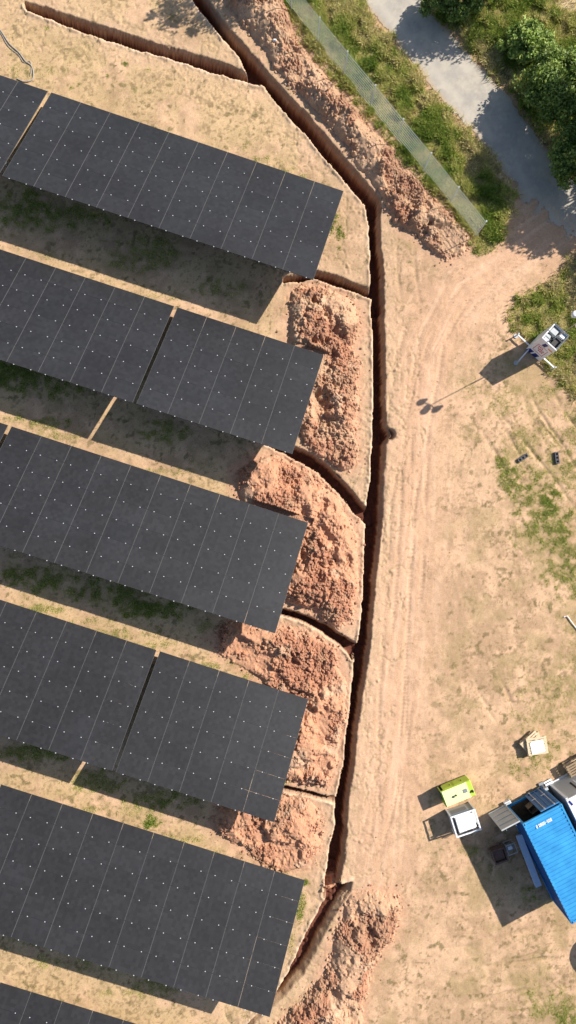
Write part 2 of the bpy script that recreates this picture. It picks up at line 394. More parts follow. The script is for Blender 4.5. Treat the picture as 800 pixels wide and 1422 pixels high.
for k, (L, Rr, D) in enumerate(TRENCH):
    P = np.vstack([L, Rr[::-1]])
    sd = sdist(X + wx * .35 + cx_, Y + wy * .35 + cy_, P)
    dl = dline(X + wx * .5 + cx_, Y + wy * .5 + cy_, L); dr = dline(X + wx * .9, Y + wy * .9, Rr)
    steepL = dl / .05
    bank_w = (.20 if k == 0 else .30 if k == 1 else .12) + .10 * (fbm(X, Y, .7, 31 + k) - .5)
    bank_d = (.50 if k != 1 else .38)
    prof = np.where(dr < bank_w, dr / bank_w * bank_d, bank_d + (dr - bank_w) / .05 * .5)
    dep = np.minimum(np.minimum(steepL, prof), D + .22 * (fbm(X, Y, 1.5, 40 + k) - .5))
    dep = np.where(sd > 0, dep, 0)
    trd = np.maximum(trd, dep)
    near_tr = np.minimum(near_tr, np.where(sd > 0, 0, np.minimum(dl, dr)))
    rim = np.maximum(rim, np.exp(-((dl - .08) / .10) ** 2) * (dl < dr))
inside_tr = trd > .02
Z += np.where(inside_tr, 0, rim * (.02 + .09 * sst(.3, .7, fbm(X, Y, 2.5, 50))))
Z -= trd
floor_m = trd > .6
Z += np.where(floor_m, (fbm(X, Y, 5, 51) - .5) * .10, 0)
# wheel ruts
RUT = []
def ruts(pts, gap, depth, width, seed):
    P = GP(pts)
    t_ = np.gradient(P, axis=0); t_ /= np.linalg.norm(t_, axis=1)[:, None]
    nr = np.stack([-t_[:, 1], t_[:, 0]], -1) * gap / 2
    a = np.zeros(X.shape)
    for Q in (P + nr, P - nr):
        Qn = np.concatenate([np.linspace(Q[i], Q[i + 1], 5)[:-1] for i in range(len(Q) - 1)] + [Q[-1:]])
        a = np.maximum(a, np.exp(-(dline(X + wx * .5, Y + wy * .5, Qn, 1) / width) ** 2))
    ends = np.minimum(np.hypot(X - P[0][0], Y - P[0][1]), np.hypot(X - P[-1][0], Y - P[-1][1]))
    a = a * sst(.6, 4, ends) * sst(.30, .55, fbm(X, Y, .45, seed + 300, 3))
    RUT.append((P, a)); return a * depth * (.5 + fbm(X, Y, .8, seed))
track = np.zeros(X.shape)
for k, (pts, gap) in enumerate([([(770, 320), (700, 350), (640, 400), (600, 470), (578, 600), (570, 780), (556, 960), (530, 1180), (520, 1240)], 1.5),
                 ([(770, 300), (690, 370), (625, 440), (590, 540), (560, 700), (548, 900), (535, 1100), (500, 1230)], 1.4),
                 ([(720, 350), (650, 380), (590, 420), (565, 520), (552, 620), (550, 800), (545, 1010), (545, 1200)], 1.6)]):
    a = ruts(pts, gap, .03, .13, 60 + k); track = np.maximum(track, a)
rut2 = np.zeros(X.shape)
for k, (pts, gap) in enumerate([([(680, 530), (730, 590), (780, 650), (830, 720)], 1.5), ([(735, 505), (760, 560), (800, 620), (840, 680)], 1.3), ([(660, 560), (700, 620), (735, 690)], 1.2),
                                ([(660, 910), (690, 970), (720, 1030), (740, 1080)], 1.4), ([(560, 1340), (660, 1330), (800, 1290)], 1.5), ([(590, 1390), (700, 1360), (830, 1340)], 1.6), ([(640, 1420), (720, 1395), (830, 1360)], 1.5),
                                ([(560, 300), (565, 380), (575, 450)], 1.1)]):
    rut2 = np.maximum(rut2, ruts(pts, gap, .06, .11, 70 + k))
Z -= track + rut2
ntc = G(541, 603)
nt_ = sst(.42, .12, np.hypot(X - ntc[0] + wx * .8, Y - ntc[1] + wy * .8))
Z -= nt_ * .5 * (trd < .1)
# lug marks across the track
lug = (np.sin(Y * 2 * math.pi / .22 + 3 * fbm(X, Y, .5, 80)) > .2) * (track > .016)
Z -= lug * .008
# cracks along the spoiled strips beside the trench, where topsoil slipped
cr = np.abs(fbm(X, Y, .9, 90) - .5)
strip = (near_tr < 2.0) & (~inside_tr)
Z -= np.where(strip, np.exp(-(cr / .012) ** 2) * .05, 0)
# green cover field
cover = np.zeros(X.shape); tall = np.zeros(X.shape)
nz_big = fbm(X, Y, .9, 100); nz_mid = fbm(X, Y, 3.2, 101)
zone_sd = []
for P, c_, h_, pal in GREEN:
    sd = sdist(X + wx * 2.2, Y + wy * 2.2, P)
    zone_sd.append(sd)
    cv = sst(-.25, .45, sd + (nz_mid - .5) * .8) * c_
    cover = np.maximum(cover, cv); tall = np.maximum(tall, cv * h_)
def UV(X, Y):
    """world ground -> picture, for the small patch list"""
    p = np.stack([X, Y, np.full(X.shape, -CAM_H)], -1) @ RC.T
    return 400 + F_PX * p[..., 0] / -p[..., 2], 711 - F_PX * p[..., 1] / -p[..., 2]
U_, V_ = UV(X, Y)
for (cu, cv_, ru, rv, c_) in PATCH:
    e = ((U_ - cu) / ru) ** 2 + ((V_ - cv_) / rv) ** 2
    m = e < 4
    q = np.zeros(X.shape)
    q[m] = sst(.0, .8, (1.15 - e[m]) * .5 + (nz_mid[m] - .5) * 1.5 + (nz_big[m] - .5) * .9 + .06) * c_
    cover = np.maximum(cover, q); tall = np.maximum(tall, q * .07)
cover *= 1 - sst(.0, .1, trd)
# edges go flat so the surround joins
edge = np.minimum(np.minimum(X - GX0, GX1 - X), np.minimum(Y - GY0, GY1 - Y))
Zc = Z.copy()
onroad = sdist(X + wx * 1.2, Y + wy * 1.2, ROAD)
splat(Z, GX0, GY0, STEP, 1700, .05, .13, (near_tr < .9) & (near_tr > .1), seed=5, flat=.5)
splat(Z, GX0, GY0, STEP, 2600, .05, .18, (floor_m), seed=6, flat=.6)
splat(Z, GX0, GY0, STEP, 900, .04, .08, (near_tr > 1) & (onroad < 0) & (X > 3), seed=8, flat=.4)
Z = np.where(onroad > 0, (fbm(X, Y, .3, 21) - .5) * .03, Z)
Z *= sst(0, .6, edge)

# ---- soil colours (plus painted sun on the trench lip and shade on its floor)
def lerp(a, b, t): return a + (b - a) * t[..., None]
def c3(*a): return np.array(a, float)
n1 = fbm(X, Y, .28, 110); n2 = fbm(X, Y, 1.7, 111, 5, .62); n3 = fbm(X, Y, 6.5, 112, 3, .7); n4 = fbm(X, Y, .7, 113, 5, .6)
col = lerp(c3(.385, .265, .165)[None, None] * np.ones(X.shape + (1,)), c3(.565, .39, .255), sst(.34, .64, n2 * .6 + n1 * .4))
main_sd = sdist(X, Y, np.vstack([TR_MAIN_R, GP([(470, 1460), (900, 1460), (900, -60), (300, -60)])]))
east = (main_sd > -.2) | (U_ > 540)
trk = np.exp(-(dline(X, Y, GP([(800, 300), (700, 350), (620, 430), (575, 560), (565, 760), (545, 960), (520, 1200)]), 8) / 2.6) ** 2)
col = lerp(col, c3(.565, .365, .245) * (0.86 + .26 * n2)[..., None], trk * .85)
col = lerp(col, c3(.50, .375, .205) * (0.80 + .4 * n3)[..., None], np.where((~east) & (X < 2.2), .6, 0) * sst(.35, .6, n4))
# straw speckle and small dead weeds
spk = sst(.60, .74, n3 + (n4 - .5) * .5) * (1 - trk * .8)
col = lerp(col, c3(.25, .18, .10), spk * .7)
wd = fbm(X, Y, 2.4, 120, 2)
col = lerp(col, c3(.15, .12, .06), sst(.72, .82, wd + (n3 - .5) * .35) * (1 - trk * .9) * .65)
tiny = vnoise(X * 5.5, Y * 5.5, 125)
col = lerp(col, c3(.19, .14, .075), sst(.80, .93, tiny + (n4 - .5) * .5) * (1 - trk * .8) * .6)
dryz = sst(.50, .72, fbm(X, Y, .8, 121, 4) ) * (1 - trk) * np.where(east, .8, .35)
col = lerp(col, c3(.30, .235, .115) * (.75 + .5 * n3)[..., None], dryz * .6)
# wheel polish and dark clods on the track
dref = dline(X, Y, GP([(830, 235), (700, 318), (610, 372), (556, 480), (548, 700), (532, 900), (498, 1220)]), 9)
streak = fbm(dref * 5.5 + wx, Y * .28 + X * .1, 1.0, 130, 3)
col = lerp(col, c3(.64, .47, .335), sst(.54, .70, streak) * trk * .4)
col = lerp(col, c3(.42, .285, .175), sst(.54, .70, 1 - streak) * trk * .3)
fine = fbm(dref * 22, Y * .6 + X * .2, 1.0, 133, 2)
col = lerp(col, c3(.40, .26, .165), sst(.60, .78, fine) * trk * sst(.45, .65, n4) * .6)
col = lerp(col, c3(.36, .24, .155), lug * .35)
col = lerp(col, c3(.34, .24, .145), sst(.01, .04, rut2) * .35)
# scraped trench lip, painted paler for the sun on it; pale dusted strip beside
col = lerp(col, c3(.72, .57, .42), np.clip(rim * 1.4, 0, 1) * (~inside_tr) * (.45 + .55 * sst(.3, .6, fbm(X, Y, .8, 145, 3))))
st2 = np.exp(-(near_tr / .8) ** 2)
col = lerp(col, c3(.50, .355, .235) * (.82 + .36 * n3)[..., None], st2 * .6 * (~inside_tr))
col = lerp(col, c3(.36, .27, .16), np.where(strip, np.exp(-(cr / .02) ** 2), 0) * .7)
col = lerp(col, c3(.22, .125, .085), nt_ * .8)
# reddish dust round the heaps
for P, h, r, l in H_G[:6]:
    sd = sdist(X + wx * 2, Y + wy * 2, P)
    a = sst(-.75, .15, sd + (n3 - .5) * .7)
    col = lerp(col, (c3(.52, .30, .20) * r + c3(.47, .315, .21) * (1 - r)) * (.75 + .5 * n3)[..., None], a * .85 * (~inside_tr))
# trench walls and floor; shade painted in, darker with depth
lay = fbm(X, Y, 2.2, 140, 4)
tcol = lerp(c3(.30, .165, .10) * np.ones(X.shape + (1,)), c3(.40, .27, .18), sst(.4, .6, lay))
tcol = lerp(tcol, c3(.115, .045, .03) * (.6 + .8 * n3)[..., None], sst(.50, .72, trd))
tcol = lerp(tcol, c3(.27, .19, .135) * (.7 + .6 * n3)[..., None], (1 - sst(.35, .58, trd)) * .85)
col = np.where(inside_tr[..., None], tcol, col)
tr2 = sdist(X, Y, np.vstack([TR2_L, TR2_R[::-1]]))
col = lerp(col, c3(.46, .33, .21) * (.8 + .4 * n3)[..., None], (tr2 > 0) * (trd < .5) * .8)
# green under the blades
gcol = lerp(c3(.13, .155, .035) * np.ones(X.shape + (1,)), c3(.33, .30, .12), sst(.42, .62, n4))
col = lerp(col, gcol * (.7 + .6 * n3)[..., None], np.clip(cover * 1.1, 0, 1) * .75 * sst(.25, .5, n3 + cover * .45))
# bare sandy patch at the top right corner
bp_ = sst(-.4, .5, sdist(X + wx * 3, Y + wy * 3, GP([(762, 12), (775, -10), (830, -20), (830, 30), (790, 26)])))
col = lerp(col, c3(.52, .42, .30), bp_ * .8)
cover *= 1 - bp_ * .9

col = col * np.array([1.01, .955, .90])
def grid_mesh(name, X, Y, Z, col, keep, mat_, ring=None, smooth=True):
    hh, ww = X.shape
    idx = np.arange(hh * ww).reshape(hh, ww)
    q = np.stack([idx[:-1, :-1], idx[:-1, 1:], idx[1:, 1:], idx[1:, :-1]], -1).reshape(-1, 4)
    if keep is not None:
        kf = keep.ravel()[q].all(1); q = q[kf]
        used = np.zeros(hh * ww, bool); used[q.ravel()] = True
        remap = np.cumsum(used) - 1
        q = remap[q]
        co_ = np.stack([X.ravel(), Y.ravel(), Z.ravel()], -1)[used]; cc = col.reshape(-1, 3)[used]
    else:
        co_ = np.stack([X.ravel(), Y.ravel(), Z.ravel()], -1); cc = col.reshape(-1, 3)
    if ring is not None:
        rv, rq, rc = ring
        b = len(co_)
        corner = [0, ww - 1, hh * ww - 1, (hh - 1) * ww]
        rq = np.array([[corner[-a - 1] if a < 0 else b + a for a in f] for f in rq])
        co_ = np.vstack([co_, rv]); cc = np.vstack([cc, rc]); q = np.vstack([q, rq])
    me = bpy.data.meshes.new(name)
    me.vertices.add(len(co_)); me.vertices.foreach_set('co', co_.ravel())
    me.loops.add(q.size); me.loops.foreach_set('vertex_index', q.ravel())
    me.polygons.add(len(q))
    me.polygons.foreach_set('loop_start', np.arange(len(q)) * 4)
    me.polygons.foreach_set('use_smooth', np.full(len(q), smooth))
    me.materials.append(mat_)
    me.update(calc_edges=True)
    at = me.attributes.new('Col', 'FLOAT_COLOR', 'POINT')
    at.data.foreach_set('color', np.hstack([np.clip(cc, 0, 1), np.ones((len(cc), 1))]).ravel())
    o = bpy.data.objects.new(name, me); C.objects.link(o)
    return o
BIG = 900
rv = np.array([[-BIG, -BIG, 0], [BIG, -BIG, 0], [BIG, BIG, 0], [-BIG, BIG, 0]], float)
rq = [[0, 1, -2, -1], [1, 2, -3, -2], [2, 3, -4, -3], [3, 0, -1, -4]]
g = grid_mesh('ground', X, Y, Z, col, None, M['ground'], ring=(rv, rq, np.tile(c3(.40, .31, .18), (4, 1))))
tag(g, 'bare sandy site ground cut by reddish trenches', 'ground', kind='structure')

# ------------------------------------------------------------------ the road
rd = (onroad + (n2 - .5) * .35) > 0
endfade = dline(X, Y, GP([(700, 300), (770, 345), (840, 380)]), 6)
rd &= ~((endfade < .9) & (n2 < .55)) & ((endfade + (n2 - .5) * 4.5 + (n3 - .5) * 1.5) > .9)
rd &= edge > .1
rc = lerp(c3(.35, .32, .275) * np.ones(X.shape + (1,)), c3(.42, .375, .305), sst(.35, .65, n2))
rc = lerp(rc, c3(.40, .30, .20), sst(.4, 0, onroad) * sst(.4, .6, n4))
rc = lerp(rc, c3(.44, .32, .21), sst(3.2, .6, endfade) * sst(.3, .6, n2))
rc *= (.86 + .28 * n3)[..., None]
rc = lerp(rc, c3(.46, .41, .34), np.exp(-((onroad - .75) / .3) ** 2) * sst(.35, .6, n4) * .6)
ro = grid_mesh('road', X, Y, Z + .02, rc, rd, M['road'])
tag(ro, 'narrow worn grey asphalt lane', 'road', kind='structure')

ML, MS = 1.785, 1.1218
TILT = R(18.612); Z0 = .6
TABS = [  # corner x, y, low edge z, tilt, yaw, slope, columns, label
    (4.826, 20.167, .663, -.302, .182, -.196, 10, 'complete dark solar table in the topmost row, ending beside the upper trench bend'),
    (3.638, 10.473, .555, .381, .271, .071, 5, 'short five column solar table at the right end of the second row'),
    (2.711, .701, .507, .323, .044, -.111, 10, 'complete long solar table in the third row, across the middle of the photo'),
    (2.698, -9.412, .562, -.037, -.162, .358, 5, 'short five column solar table at the right end of the fourth row'),
    (2.453, -19.488, .798, -.366, -.335, -.265, 10, 'complete long solar table in the fifth row, nearest the lower spoil heap'),
]
# ------------------------------------------------------------------ spoil heaps
def heap(P, hmax, red, label, k):
    st = .05
    lo = P.min(0) - .7; hi = P.max(0) + .7
    hx = np.arange(lo[0], hi[0], st); hy = np.arange(lo[1], hi[1], st)
    x, y = np.meshgrid(hx, hy)
    wxx = (fbm(x, y, 1.0, 200 + k) - .5) * .7; wyy = (fbm(x, y, 1.0, 210 + k) - .5) * .7
    sd = sdist(x + wxx, y + wyy, P)
    # ground height below
    gi = np.clip(((x - GX0) / STEP).astype(int), 0, nx - 1); gj = np.clip(((y - GY0) / STEP).astype(int), 0, ny - 1)
    gz = Zc[gj, gi]
    plug = hmax < 0
    gz = np.where(gz < -.12, -.12 if not plug else -.95, gz)
    big = fbm(x, y, .55 if k else .45, 220 + k, 3); mid = fbm(x, y, 1.6, 221 + k, 4)
    h0 = .55 if plug else hmax * .72
    cap = h0 * (.22 + 1.0 * sst(.36, .60, big * .65 + mid * .35))
    body = cap * (1 - np.exp(-np.clip(sd, 0, 9) * 1.25 / cap))
    h = np.where(sd > 0, body, sd * .30)
    rg = np.abs(fbm(x, y, 2.3, 224 + k, 4) - .5) * 2
    rough = sst(.44, .60, fbm(x, y, .62, 226 + k, 4) + (.06 if k == 0 else -.01 if k in (2, 3) else .02))
    h += sst(0, .5, sd) * (.25 + .75 * rough) * ((.35 - rg) * .28 + (fbm(x, y, 5.5, 222 + k, 3) - .5) * .14)
    h += sst(0, .6, sd) * (1 - rough) * (fbm(x * 1.0 + y * .5, y * .35, 1.6, 227 + k, 3) - .5) * .22
    z = h.copy()
    am = (sd > .05) & (mid > .40) & (rough > .35)
    splat(z, lo[0], lo[1], st, int(am.sum() * st * st * 16), .05, .22, am, flat=.8, seed=300 + k, pw=3.5)
    splat(z, lo[0], lo[1], st, int((sd > -.2).sum() * st * st * 30), .05, .11, (sd > -.2) & (rough > .2), flat=.9, seed=330 + k, pw=1.5)
    splat(z, lo[0], lo[1], st, int((sd > -.2).sum() * st * st * 7), .05, .12, sd > -.35, flat=.9, seed=360 + k, pw=2)
    z += (rng.random(z.shape) - .5) * .05 * sst(-.05, .2, sd) * rough
    # soil stays below the tables it runs under
    for (tx, ty, tz, dt_, dy_, sp_, n_, l_) in TABS[:5]:
        yw = R(-18.041 + dy_); dx_, dyy = x - tx, y - ty
        ax = dx_ * math.cos(yw) + dyy * math.sin(yw); sx_ = -(-dx_ * math.sin(yw) + dyy * math.cos(yw))
        lim = tz + np.clip(sx_, 0, 6.4) * math.tan(TILT) - .22
        un = (ax < .25) & (ax > -n_ * ML) & (sx_ > -.3) & (sx_ < 6.7)
        z = np.where(un, np.minimum(z, lim - .04 * rng.random(z.shape)), z)
    z = z + gz
    keep = (sd > -.35)
    keep &= ~((Zc[gj, gi] < -.3) & (not plug))
    a = fbm(x, y, 1.1, 230 + k, 4); b = fbm(x, y, 7, 231 + k, 3)
    tan_ = c3(.44, .275, .165); rd_ = c3(.45, .205, .115)
    c = lerp(tan_ * np.ones(x.shape + (1,)), rd_, np.clip(sst(.62 - red * .45, .85 - red * .45, a), 0, 1) * (.55 + .45 * red))
    c = lerp(c, c3(.24, .12, .085), sst(.45, .70, b) * .6)
    c = lerp(c, c3(.31, .16, .10), rough * .5)
    c = lerp(c, (c3(.50, .27, .16) if red > .7 else c3(.49, .315, .195)) * (.85 + .3 * a)[..., None], (1 - rough) * .75)
    c = lerp(c, c3(.52, .37, .25), sst(.60, .75, fbm(x, y, .9, 233 + k)) * .5)
    c = lerp(c, col[gj, gi], sst(.25, -.1, sd))
    o = grid_mesh('spoil_heap', x, y, z, c, keep, M['spoil'], smooth=False)
    tag(o, label, 'spoil heap', 'heaps of dug soil beside the trenches')
    return x, y, z
heap_fields = [heap(P, h, r, l, k) for k, (P, h, r, l) in enumerate(H_G)]
def ground_z(x, y):
    i = int(np.clip((x - GX0) / STEP, 0, nx - 1)); j = int(np.clip((y - GY0) / STEP, 0, ny - 1))
    z = Z[j, i]
    for hx, hy, hz in heap_fields:
        if hx[0, 0] < x < hx[0, -1] and hy[0, 0] < y < hy[-1, 0]:
            i = int((x - hx[0, 0]) / .05); j = int((y - hy[0, 0]) / .05)
            z = max(z, hz[min(j, hz.shape[0] - 1), min(i, hz.shape[1] - 1)])
    return float(z)

# loose clods lying about: uncountable
def clods():
    mb = MB(); r_ = random.Random(5)
    areas = [(TR_MAIN_L, -.5, 260), (TR_MAIN_R, .45, 260)]
    pts = []
    for P, h, r, l in H_G[:6]:
        n = len(P)
        for q in range(130):
            i = r_.randrange(n); t = r_.random(); p = P[i] * (1 - t) + P[(i + 1) % n] * t
            pts.append((p[0] + r_.gauss(0, .35), p[1] + r_.gauss(0, .35), .03 + .07 * r_.random() ** 2, .5 + .5 * r_.random()))
    for q in range(700):
        pts.append((r_.uniform(4, 18), r_.uniform(-28, 28), .015 + .035 * r_.random() ** 3, .3))
    cols = []
    for x, y, r, rd_ in pts:
        gi = int(np.clip((x - GX0) / STEP, 0, nx - 1)); gj = int(np.clip((y - GY0) / STEP, 0, ny - 1))
        if trd[gj, gi] > .05 or onroad[gj, gi] > 0: continue
        z = ground_z(x, y)
        vs = []
        for a in range(6):
            th = a * math.pi / 3 + r_.random()
            vs.append((x + math.cos(th) * r * r_.uniform(.7, 1.1), y + math.sin(th) * r * r_.uniform(.7, 1.1), z - .01))
        vs2 = [(x + (a[0] - x) * .65, y + (a[1] - y) * .65, z + r * r_.uniform(.4, .9)) for a in vs]
        fs = [(i, (i + 1) % 6, 6 + (i + 1) % 6, 6 + i) for i in range(6)] + [tuple(range(6, 12))]
        mb.add(vs + vs2, fs)
        c = c3(.44, .30, .19) * (1 - rd_) + c3(.38, .20, .125) * rd_
        cols += [c * r_.uniform(.75, 1.15)] * 12
    o = mb.build('soil_clods', M['spoil'])
    at = o.data.attributes.new('Col', 'FLOAT_COLOR', 'POINT')
    at.data.foreach_set('color', np.hstack([np.array(cols), np.ones((len(cols), 1))]).ravel())
    tag(o, 'loose clods and crumbs of soil scattered round the heaps', 'soil clods', kind='stuff')
clods()

# ------------------------------------------------------------------ grass
def blades(name, pts, ht, wid, cols, label, lean=.5, seed=0):
    """one tapered bent blade (two triangles) per point"""
    r_ = np.random.default_rng(seed); n = len(pts)
    th = r_.random(n) * 2 * math.pi; ph = r_.random(n) * 2 * math.pi
    d = np.stack([np.cos(th), np.sin(th), np.zeros(n)], -1); s_ = np.stack([-np.sin(th), np.cos(th), np.zeros(n)], -1)
    s_ = np.stack([np.cos(ph), np.sin(ph), np.zeros(n)], -1)
    hh = ht[:, None]; ww = wid[:, None] * .5
    ln = (lean * (.4 + r_.random(n)))[:, None]
    b = pts - np.array([0, 0, .02])
    mid = b + np.array([0, 0, 1]) * hh * .62 + d * hh * ln * .4
    tip = b + np.array([0, 0, 1]) * hh * .95 + d * hh * ln
    v = np.stack([b - s_ * ww, b + s_ * ww, mid + s_ * ww * .9, mid - s_ * ww * .9, tip], 1).reshape(-1, 3)
    o5 = np.arange(n) * 5
    tri = np.stack([o5, o5 + 1, o5 + 2, o5, o5 + 2, o5 + 3, o5 + 3, o5 + 2, o5 + 4], -1).reshape(-1, 3)
    me = bpy.data.meshes.new(name)
    me.vertices.add(len(v)); me.vertices.foreach_set('co', v.ravel())
    me.loops.add(tri.size); me.loops.foreach_set('vertex_index', tri.ravel())
    me.polygons.add(len(tri)); me.polygons.foreach_set('loop_start', np.arange(len(tri)) * 3)
    me.materials.append(M['blade']); me.update(calc_edges=True)
    cc = np.repeat(cols, 5, 0)
    at = me.attributes.new('Col', 'FLOAT_COLOR', 'POINT')
    at.data.foreach_set('color', np.hstack([cc, np.ones((len(cc), 1))]).ravel())
    o = bpy.data.objects.new(name, me); C.objects.link(o)
    tag(o, label, 'grass', kind='stuff')
    return o
def sample(prob, n, seed):
    r_ = np.random.default_rng(seed)
    p = prob.ravel() / prob.sum()
    k = r_.choice(len(p), n, p=p)
    x = X.ravel()[k] + (r_.random(n) - .5) * STEP; y = Y.ravel()[k] + (r_.random(n) - .5) * STEP
    return k, np.stack([x, y, Z.ravel()[k]], -1), r_
def pal(t, r_):
    """t 0 lush .. 1 straw"""
    stops = np.array([[.11, .18, .025], [.26, .33, .055], [.44, .45, .12], [.56, .50, .20], [.62, .53, .29]])
    t = np.clip(t, 0, .999) * 4; i = t.astype(int); f_ = (t - i)[:, None]
    return (stops[i] * (1 - f_) + stops[i + 1] * f_) * (.75 + .5 * r_.random(len(t)))[:, None]
tone = fbm(X, Y, .8, 150, 4) * .65 + fbm(X, Y, 3.0, 151, 3) * .35
clump = sst(.30, .62, fbm(X, Y, 1.7, 152, 3))
for k, (zi, n, nm, lab) in enumerate([(0, 85000, 'verge_grass', 'tall green and straw grass on the verge between the mesh fence and the lane'),
                                    (1, 85000, 'bank_grass', 'rough green grass and brambles on the far side of the lane'),
                                    (2, 26000, 'tussock_grass', 'olive green tussocks around the camera tower')]):
    pr = sst(-.35, .55, zone_sd[zi] + (nz_mid - .5) * .9) * (.35 + .65 * clump) * (1 - bp_ * .9) * (edge > .3)
    kk, pts, r_ = sample(pr, n, 160 + k)
    tn = tone.ravel()[kk]; cl = clump.ravel()[kk]
    t_ = .08 + sst(.36, .62, tn) * .78 + (1 - cl) * .25 + (r_.random(n) - .5) * .35 + (.0, .02, .12)[k]
    if zi == 0:
        # greener by the fence, straw by the road
        dr_ = np.clip(onroad.ravel()[kk] + 2.2, 0, 2.2) / 2.2
        t_ = t_ * .8 + dr_ * .22
    ht = GREEN[zi][2] * (.35 + .9 * cl) * (.6 + .7 * r_.random(n))
    blades(nm, pts, ht, .018 + .03 * r_.random(n), pal(t_, r_), lab, lean=.75, seed=170 + k)
pr = np.where(np.maximum(np.maximum(zone_sd[0], zone_sd[1]), zone_sd[2]) < 0, cover, 0) ** 1.3 * (.3 + .7 * nz_mid) * (edge > .3)
kk, pts, r_ = sample(pr, 130000, 180)
cvv = cover.ravel()[kk]
blades('weed_patches', pts, (.03 + .10 * cvv) * (.6 + .8 * r_.random(len(kk))), .014 + .02 * r_.random(len(kk)), pal(.62 - cvv * .55 + (r_.random(len(kk)) - .5) * .4, r_), 'low patches of short green weeds on the bare soil', lean=1.1, seed=181)
# dry tufts dotted over the sand
pr = (sst(.70, .82, wd + (n3 - .5) * .35) + .03 * sst(.5, .7, n4)) * (cover < .3) * (~inside_tr) * (onroad < 0) * (1 - trk) * (edge > .3)
kk, pts, r_ = sample(pr, 24000, 190)
blades('dry_tufts', pts, .04 + .06 * r_.random(len(kk)), .012 + .014 * r_.random(len(kk)), pal(.35 + .55 * r_.random(len(kk)), r_) * .8, 'small dry tufts dotted over the sandy ground', lean=1.0, seed=191)

# ------------------------------------------------------------------ hedge and trees
def leafy(name, centre, base, rad, n, label, group, trunk_h, seed, size=(.07, .13), tint=1.0, clumps=60, shape=1.0, cat='tree', lime=.3):
    r_ = np.random.default_rng(seed)
    bx_, by_ = base
    root = empty(name, (bx_, by_, ground_z(bx_, by_) - .02))
    rt = np.array([bx_, by_, 0.0])
    cen = np.array(centre) - rt
    # clump centres on/in the ellipsoid
    d = r_.normal(size=(clumps, 3)); d /= np.linalg.norm(d, axis=1)[:, None]
    d[:, 2] = np.abs(d[:, 2]) * 1.0 - .35 * r_.random(clumps)
    rr = (.35 + .65 * r_.random(clumps) ** .5)[:, None]
    cc = cen + d * rr * np.array(rad) * (.8 + .35 * r_.random((clumps, 1)))
    mbt = MB()
    top = cen * np.array([.8, .8, .75])
    mbt.tube([(0, 0, -.2), tuple(top * .35 + np.array([.08, -.05, 0])), tuple(top * .7), tuple(top)], [.16 * shape, .12 * shape, .08 * shape, .03], 7)
    for i in range(0, clumps, max(1, clumps // 26)):
        s0 = top * (.3 + .5 * r_.random())
        e = cc[i]; mdl = (s0 + e) / 2 + r_.normal(size=3) * .15
        mbt.tube([tuple(s0), tuple(mdl), tuple(e)], [.055 * shape, .035 * shape, .012], 5)
    mbt.build('trunk', M['bark'], root)
    per = r_.integers(0, clumps, n)
    sz = (.22 + .30 * r_.random(clumps)) * (np.mean(rad) / 2.2)
    off = r_.normal(size=(n, 3)); off /= (np.linalg.norm(off, axis=1)[:, None]); off *= (r_.random(n) ** .45)[:, None]
    p = cc[per] + off * sz[per][:, None] * np.array([1.7, 1.7, 1.1])
    ok = p[:, 2] > .05
    p = p[ok]; per = per[ok]; n = len(p)
    a = r_.normal(size=(n, 3)); a /= np.linalg.norm(a, axis=1)[:, None]
    up = np.array([0, 0, 1.0]) + r_.normal(size=(n, 3)) * .6
    b = np.cross(a, up); b /= np.linalg.norm(b, axis=1)[:, None]
    L = (size[0] + (size[1] - size[0]) * r_.random(n))[:, None]
    v = np.stack([p - a * L, p - b * L * .55, p + a * L, p + b * L * .55], 1).reshape(-1, 3)
    q = (np.arange(n) * 4)[:, None] + np.arange(4)
    me = bpy.data.meshes.new('crown')
    me.vertices.add(len(v)); me.vertices.foreach_set('co', v.ravel())
    me.loops.add(q.size); me.loops.foreach_set('vertex_index', q.ravel())
    me.polygons.add(n); me.polygons.foreach_set('loop_start', np.arange(n) * 4)
    me.materials.append(M['leaf']); me.update(calc_edges=True)
    tn = r_.random(clumps)[per]
    base_c = np.array([.11, .175, .032])[None] * (1 - tn)[:, None] + np.array([.25, .33, .07])[None] * tn[:, None]
    y_ = (r_.random(n) < lime * .4)[:, None]
    base_c = np.where(y_, np.array([.26, .32, .08]), base_c) * (.7 + .6 * r_.random(n))[:, None] * tint
    at = me.attributes.new('Col', 'FLOAT_COLOR', 'POINT')
    at.data.foreach_set('color', np.hstack([np.repeat(base_c, 4, 0), np.ones((n * 4, 1))]).ravel())
    o = bpy.data.objects.new('crown', me); C.objects.link(o); o.parent = root
    tag(root, label, cat, group)
    return root
def T3(u, v, z): p = G(u, v, z); return (p[0], p[1], z)
hedge = 'trees and bushes along the far side of the lane'
leafy('hedge_bush', T3(782, 120, 1.7), G(790, 135), (2.0, 2.1, 1.5), 15000, 'leafy dark green bush overhanging the lane edge in the upper right', hedge, 1, 401, cat='bush', clumps=90)
leafy('hedge_bush', T3(800, 215, 1.6), G(815, 215), (1.7, 1.7, 1.4), 9000, 'dark green bush at the right edge of the photo where the lane leaves it', hedge, 1, 402, cat='bush', clumps=70)
leafy('hedge_bush', T3(735, 60, .9), G(735, 62), (1.5, 1.3, .9), 6000, 'lower lime green bush in the bank grass above the larger dark bush', hedge, 1, 403, cat='bush', clumps=50, lime=.9, tint=1.25)
leafy('hedge_bush', T3(628, 2, 1.0), G(628, 4), (1.9, 1.0, .9), 7000, 'dark bush at the top edge of the photo on the far side of the lane', hedge, 1, 404, cat='bush', clumps=50, tint=.9)
leafy('hedge_tree', T3(868, 118, 4.4), G(850, 140), (2.1, 2.3, 1.7), 14000, 'tall tree mostly beyond the right edge, its leafy shade over the lane', hedge, 3, 411, clumps=90)
